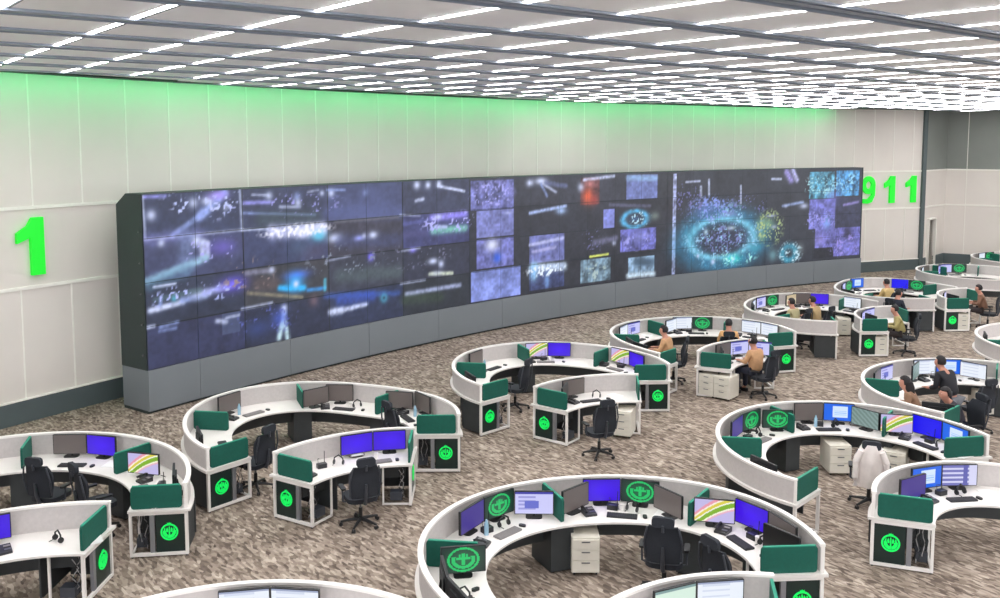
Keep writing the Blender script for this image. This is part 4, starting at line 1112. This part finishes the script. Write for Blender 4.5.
ST('J2', 140, ['lilac', 'lilac', None, None], 'km')
ST('K', 141, [None, 'white', 'off', None], 'kd'); ST('K', 90, ['lilac', 'lilac', 'badge', None], 'kmp')
ST('L', 120, [None, 'white', 'badge', None], 'k')
ST('M', 92, ['map', 'white', 'window', 'white'], 'kmpdhr'); ST('M', 138, [None, 'off', 'lilac', None], 'kmpdr'); ST('M', 195, ['black', None, None, None], 'dp')
ST('N', 150, [None, 'off', None, None], 'k')

def C_(x, y, f, l): chair(x, y, f, 'black high-backed office chair ' + l)
C_(-7.25, 14.10, 75, 'left of the two at the first ring desk')
C_(-6.35, 13.75, 45, 'turned askew inside the first ring desk, right of its neighbour')
C_(-6.85, 11.00, 118, 'in the bottom left corner')
C_(-4.35, 15.55, 150, 'inside the second back-row ring desk, near its left end')
C_(-1.90, 17.05, 40, 'inside the second back-row ring desk, behind the two violet screens')
C_(-2.25, 14.05, 115, 'facing the two joined violet screens')
C_(0.35, 20.35, 150, 'inside the third back-row ring desk')
C_(1.95, 17.25, 110, 'at the curved desk with one cream pedestal')
C_(2.25, 11.85, 75, 'nearest in the lower middle ring desk')
C_(2.95, 11.10, 30, 'beside the right side of the lower middle ring desk')
C_(4.45, 22.65, 160, 'holding the tan-shirted person left in the fourth ring desk')
C_(6.35, 21.30, 125, 'holding the person with a pale headband')
C_(6.05, 23.45, 78, 'holding the tan-shirted person at the far side of the fourth ring')
C_(6.28, 14.85, 70, 'with a white jacket over it, in the blue-screen ring desk')
C_(11.75, 25.65, 160, 'holding the person in an olive shirt')
C_(16.10, 29.30, 150, 'holding the person in a brown shirt')
C_(9.75, 26.95, 130, 'inside the fifth back-row ring desk')
C_(13.35, 30.35, 110, 'inside the sixth back-row ring desk')
C_(10.15, 18.75, 110, 'in the crowded ring desk near the right edge')
C_(8.62, 17.62, 150, 'under the person with long black hair')
C_(9.15, 17.28, 190, 'under the person in a dark top')

def P_(x, y, f, l): pedestal(x, y, f, 'cream drawer pedestal ' + l)
P_(1.22, 12.60, 270, 'under the lower middle ring desk')
P_(2.62, 18.55, 250, 'beside the lone chair at the small curved desk')
P_(-8.00, 14.95, 280, 'under the left-edge ring desk')
P_(5.15, 21.50, 230, 'under the arc desk end, left of a pair')
P_(5.46, 21.24, 230, 'under the arc desk end, right of a pair')
P_(10.95, 28.35, 260, 'under the fifth back-row ring desk')
P_(14.75, 31.9, 250, 'under the sixth back-row ring desk')
P_(10.95, 20.05, 260, 'under the crowded ring desk, left of a pair')
P_(11.45, 19.95, 250, 'under the crowded ring desk, right of a pair')
P_(6.30, 16.45, 270, 'under the far side of the blue-screen ring desk')
P_(7.25, 16.05, 240, 'under the blue-screen ring desk, behind the white jacket')
P_(10.97, 25.69, 270, 'tucked in the arc desk end with the olive-shirted person')
P_(15.07, 29.09, 270, 'tucked in the arc desk end with the brown-shirted person')

TAN = (196, 152, 112); NAVY = (38, 42, 58); OLIVE = (168, 156, 104); BRN = (120, 88, 70); GRY = (104, 106, 112)
person(4.30, 22.75, 150, 'seated person in a tan shirt, left in the fourth ring desk', TAN, NAVY, 0.12)
person(6.08, 23.55, 80, 'seated person in a tan shirt at the far side of the fourth ring', (214, 166, 112), NAVY, 0.1)
person(6.20, 21.45, 125, 'seated person in a tan shirt wearing a pale headband', TAN, NAVY, 0.1, cap='pale')
person(9.65, 27.08, 130, 'seated person in a khaki shirt in the fifth ring desk', (178, 152, 110), NAVY, 0.2)
person(8.85, 26.75, 130, 'seated person in a pale olive shirt, left in the fifth ring desk', (176, 166, 128), NAVY, 0.1)
C_(8.95, 26.62, 130, 'under the person in a pale olive shirt')
person(11.62, 25.72, 160, 'seated person in an olive shirt at a short arc desk', OLIVE, (52, 44, 44), 0.25)
person(13.30, 30.50, 110, 'seated person in a yellowish shirt in the sixth ring desk', (206, 178, 120), NAVY, 0.1)
person(12.62, 28.35, 30, 'person in dark clothes between the fifth and sixth ring desks', (34, 38, 52), NAVY, 0.15)
C_(12.60, 28.25, 30, 'under the person in dark clothes')
person(15.95, 29.35, 150, 'seated person in a brown shirt at a short arc desk', BRN, (52, 44, 44), 0.2)
person(8.45, 17.85, 150, 'person with long black hair and brown jacket in the crowded ring desk', (140, 108, 86), NAVY, 0.35, hair='long')
person(9.35, 18.25, 115, 'standing person in a black shirt bending towards the white screens', (30, 30, 36), GRY, 0.45, stand=True)
person(9.05, 17.35, 190, 'person in a dark top seated low in the crowded ring desk', (52, 48, 58), NAVY, 0.5)
# white jacket draped over a chair
m = MB(); JW = mat('white_jacket_cloth', (232, 224, 220), .9, vary=.06, scale=9)
vs = []; fs = []; NXJ, NZJ = 14, 12
for j in range(NZJ + 1):
    q = j / NZJ; z = 1.16 - 0.72 * q; w_ = 0.14 + 0.11 * min(1, q * 3) + 0.02 * math.sin(q * 5)
    for i in range(NXJ + 1):
        p_ = i / NXJ; x_ = -w_ + 2 * w_ * p_; y_ = -0.40 - 0.03 * math.sin(q * 2.5) + 0.10 * (2 * p_ - 1) ** 2 + 0.018 * math.sin(p_ * 19 + q * 3) * min(1, q * 2)
        vs.append((x_, y_, z))
k = NXJ + 1; n0 = len(vs); vs += [(a, b + .03, c_2) for a, b, c_2 in vs]
for j in range(NZJ):
    for i in range(NXJ):
        a = j * k + i; fs += [(a, a + 1, a + k + 1, a + k), (n0 + a, n0 + a + k, n0 + a + k + 1, n0 + a + 1)]
bd = list(range(k)) + [j * k + NXJ for j in range(1, NZJ + 1)] + [NZJ * k + i for i in range(NXJ - 1, -1, -1)] + [j * k for j in range(NZJ - 1, 0, -1)]
for a, b_ in zip(bd, bd[1:] + bd[:1]): fs.append((a, a + n0, b_ + n0, b_))
m.add(vs, fs, JW)
for s_ in (-1, 1): m.tube([(s_ * .16, -.42, 1.08), (s_ * .23, -.42, .9), (s_ * .245, -.44, .62), (s_ * .23, -.43, .48)], [.05, .055, .05, .045], JW, 10)
j_ = m.build('jacket'); j_.location = (6.28, 14.85, 0); j_.rotation_euler = (0, 0, 70 * D2R - PI / 2)
tag(j_, 'white jacket draped over the back of a black office chair', 'jacket')


# ------------------------------------------------------------------ labels: which one of its look on its desk
byk = {}
for r in REG: byk.setdefault((r[1], r[2], r[4]), []).append(r)
for (look, noun, cl), rows in byk.items():
    rows.sort(key=lambda r: r[6])
    for i, r in enumerate(rows):
        if len(rows) == 1: r[0]['label'] = f'{look} {noun} on the {cl}'
        elif i == len(rows) - 1 and len(rows) > 1: r[0]['label'] = f'{look} {noun}, rightmost of {len(rows) if 0 else "its kind"} on the {cl}'
        elif i == 0: r[0]['label'] = f'{look} {noun}, leftmost of its kind on the {cl}'
        else: r[0]['label'] = f'{look} {noun}, {ordn[i + 1]} from left on the {cl}'
        if len(rows) > 1: r[0]['group'] = f'{noun}s on the {cl}'

# ------------------------------------------------------------------ camera, light, output
cam = bpy.data.cameras.new('camera'); co = bpy.data.objects.new('camera', cam); COL.objects.link(co)
cam.sensor_width = 36; cam.lens = 36 * F / 1000; cam.shift_y = -(299 - 221) / 1000; cam.clip_end = 300
co.location = (0, 0, HC); co.rotation_euler = (PI / 2 - TH, 0, 0); sc.camera = co
w = bpy.data.worlds.new('world'); sc.world = w; w.use_nodes = True
w.node_tree.nodes['Background'].inputs['Color'].default_value = (0.93, 0.95, 1.0, 1); w.node_tree.nodes['Background'].inputs['Strength'].default_value = 2.3
sc.view_settings.view_transform = 'Standard'; sc.view_settings.look = 'None'; sc.view_settings.gamma = 1.0
sc.view_settings.use_curve_mapping = False; sc.view_settings.exposure = 0.1
sc.cycles.max_bounces = 6; sc.cycles.diffuse_bounces = 4; sc.cycles.caustics_reflective = False; sc.cycles.caustics_refractive = False
sc.cycles.use_denoising = True; sc.cycles.sample_clamp_indirect = 6
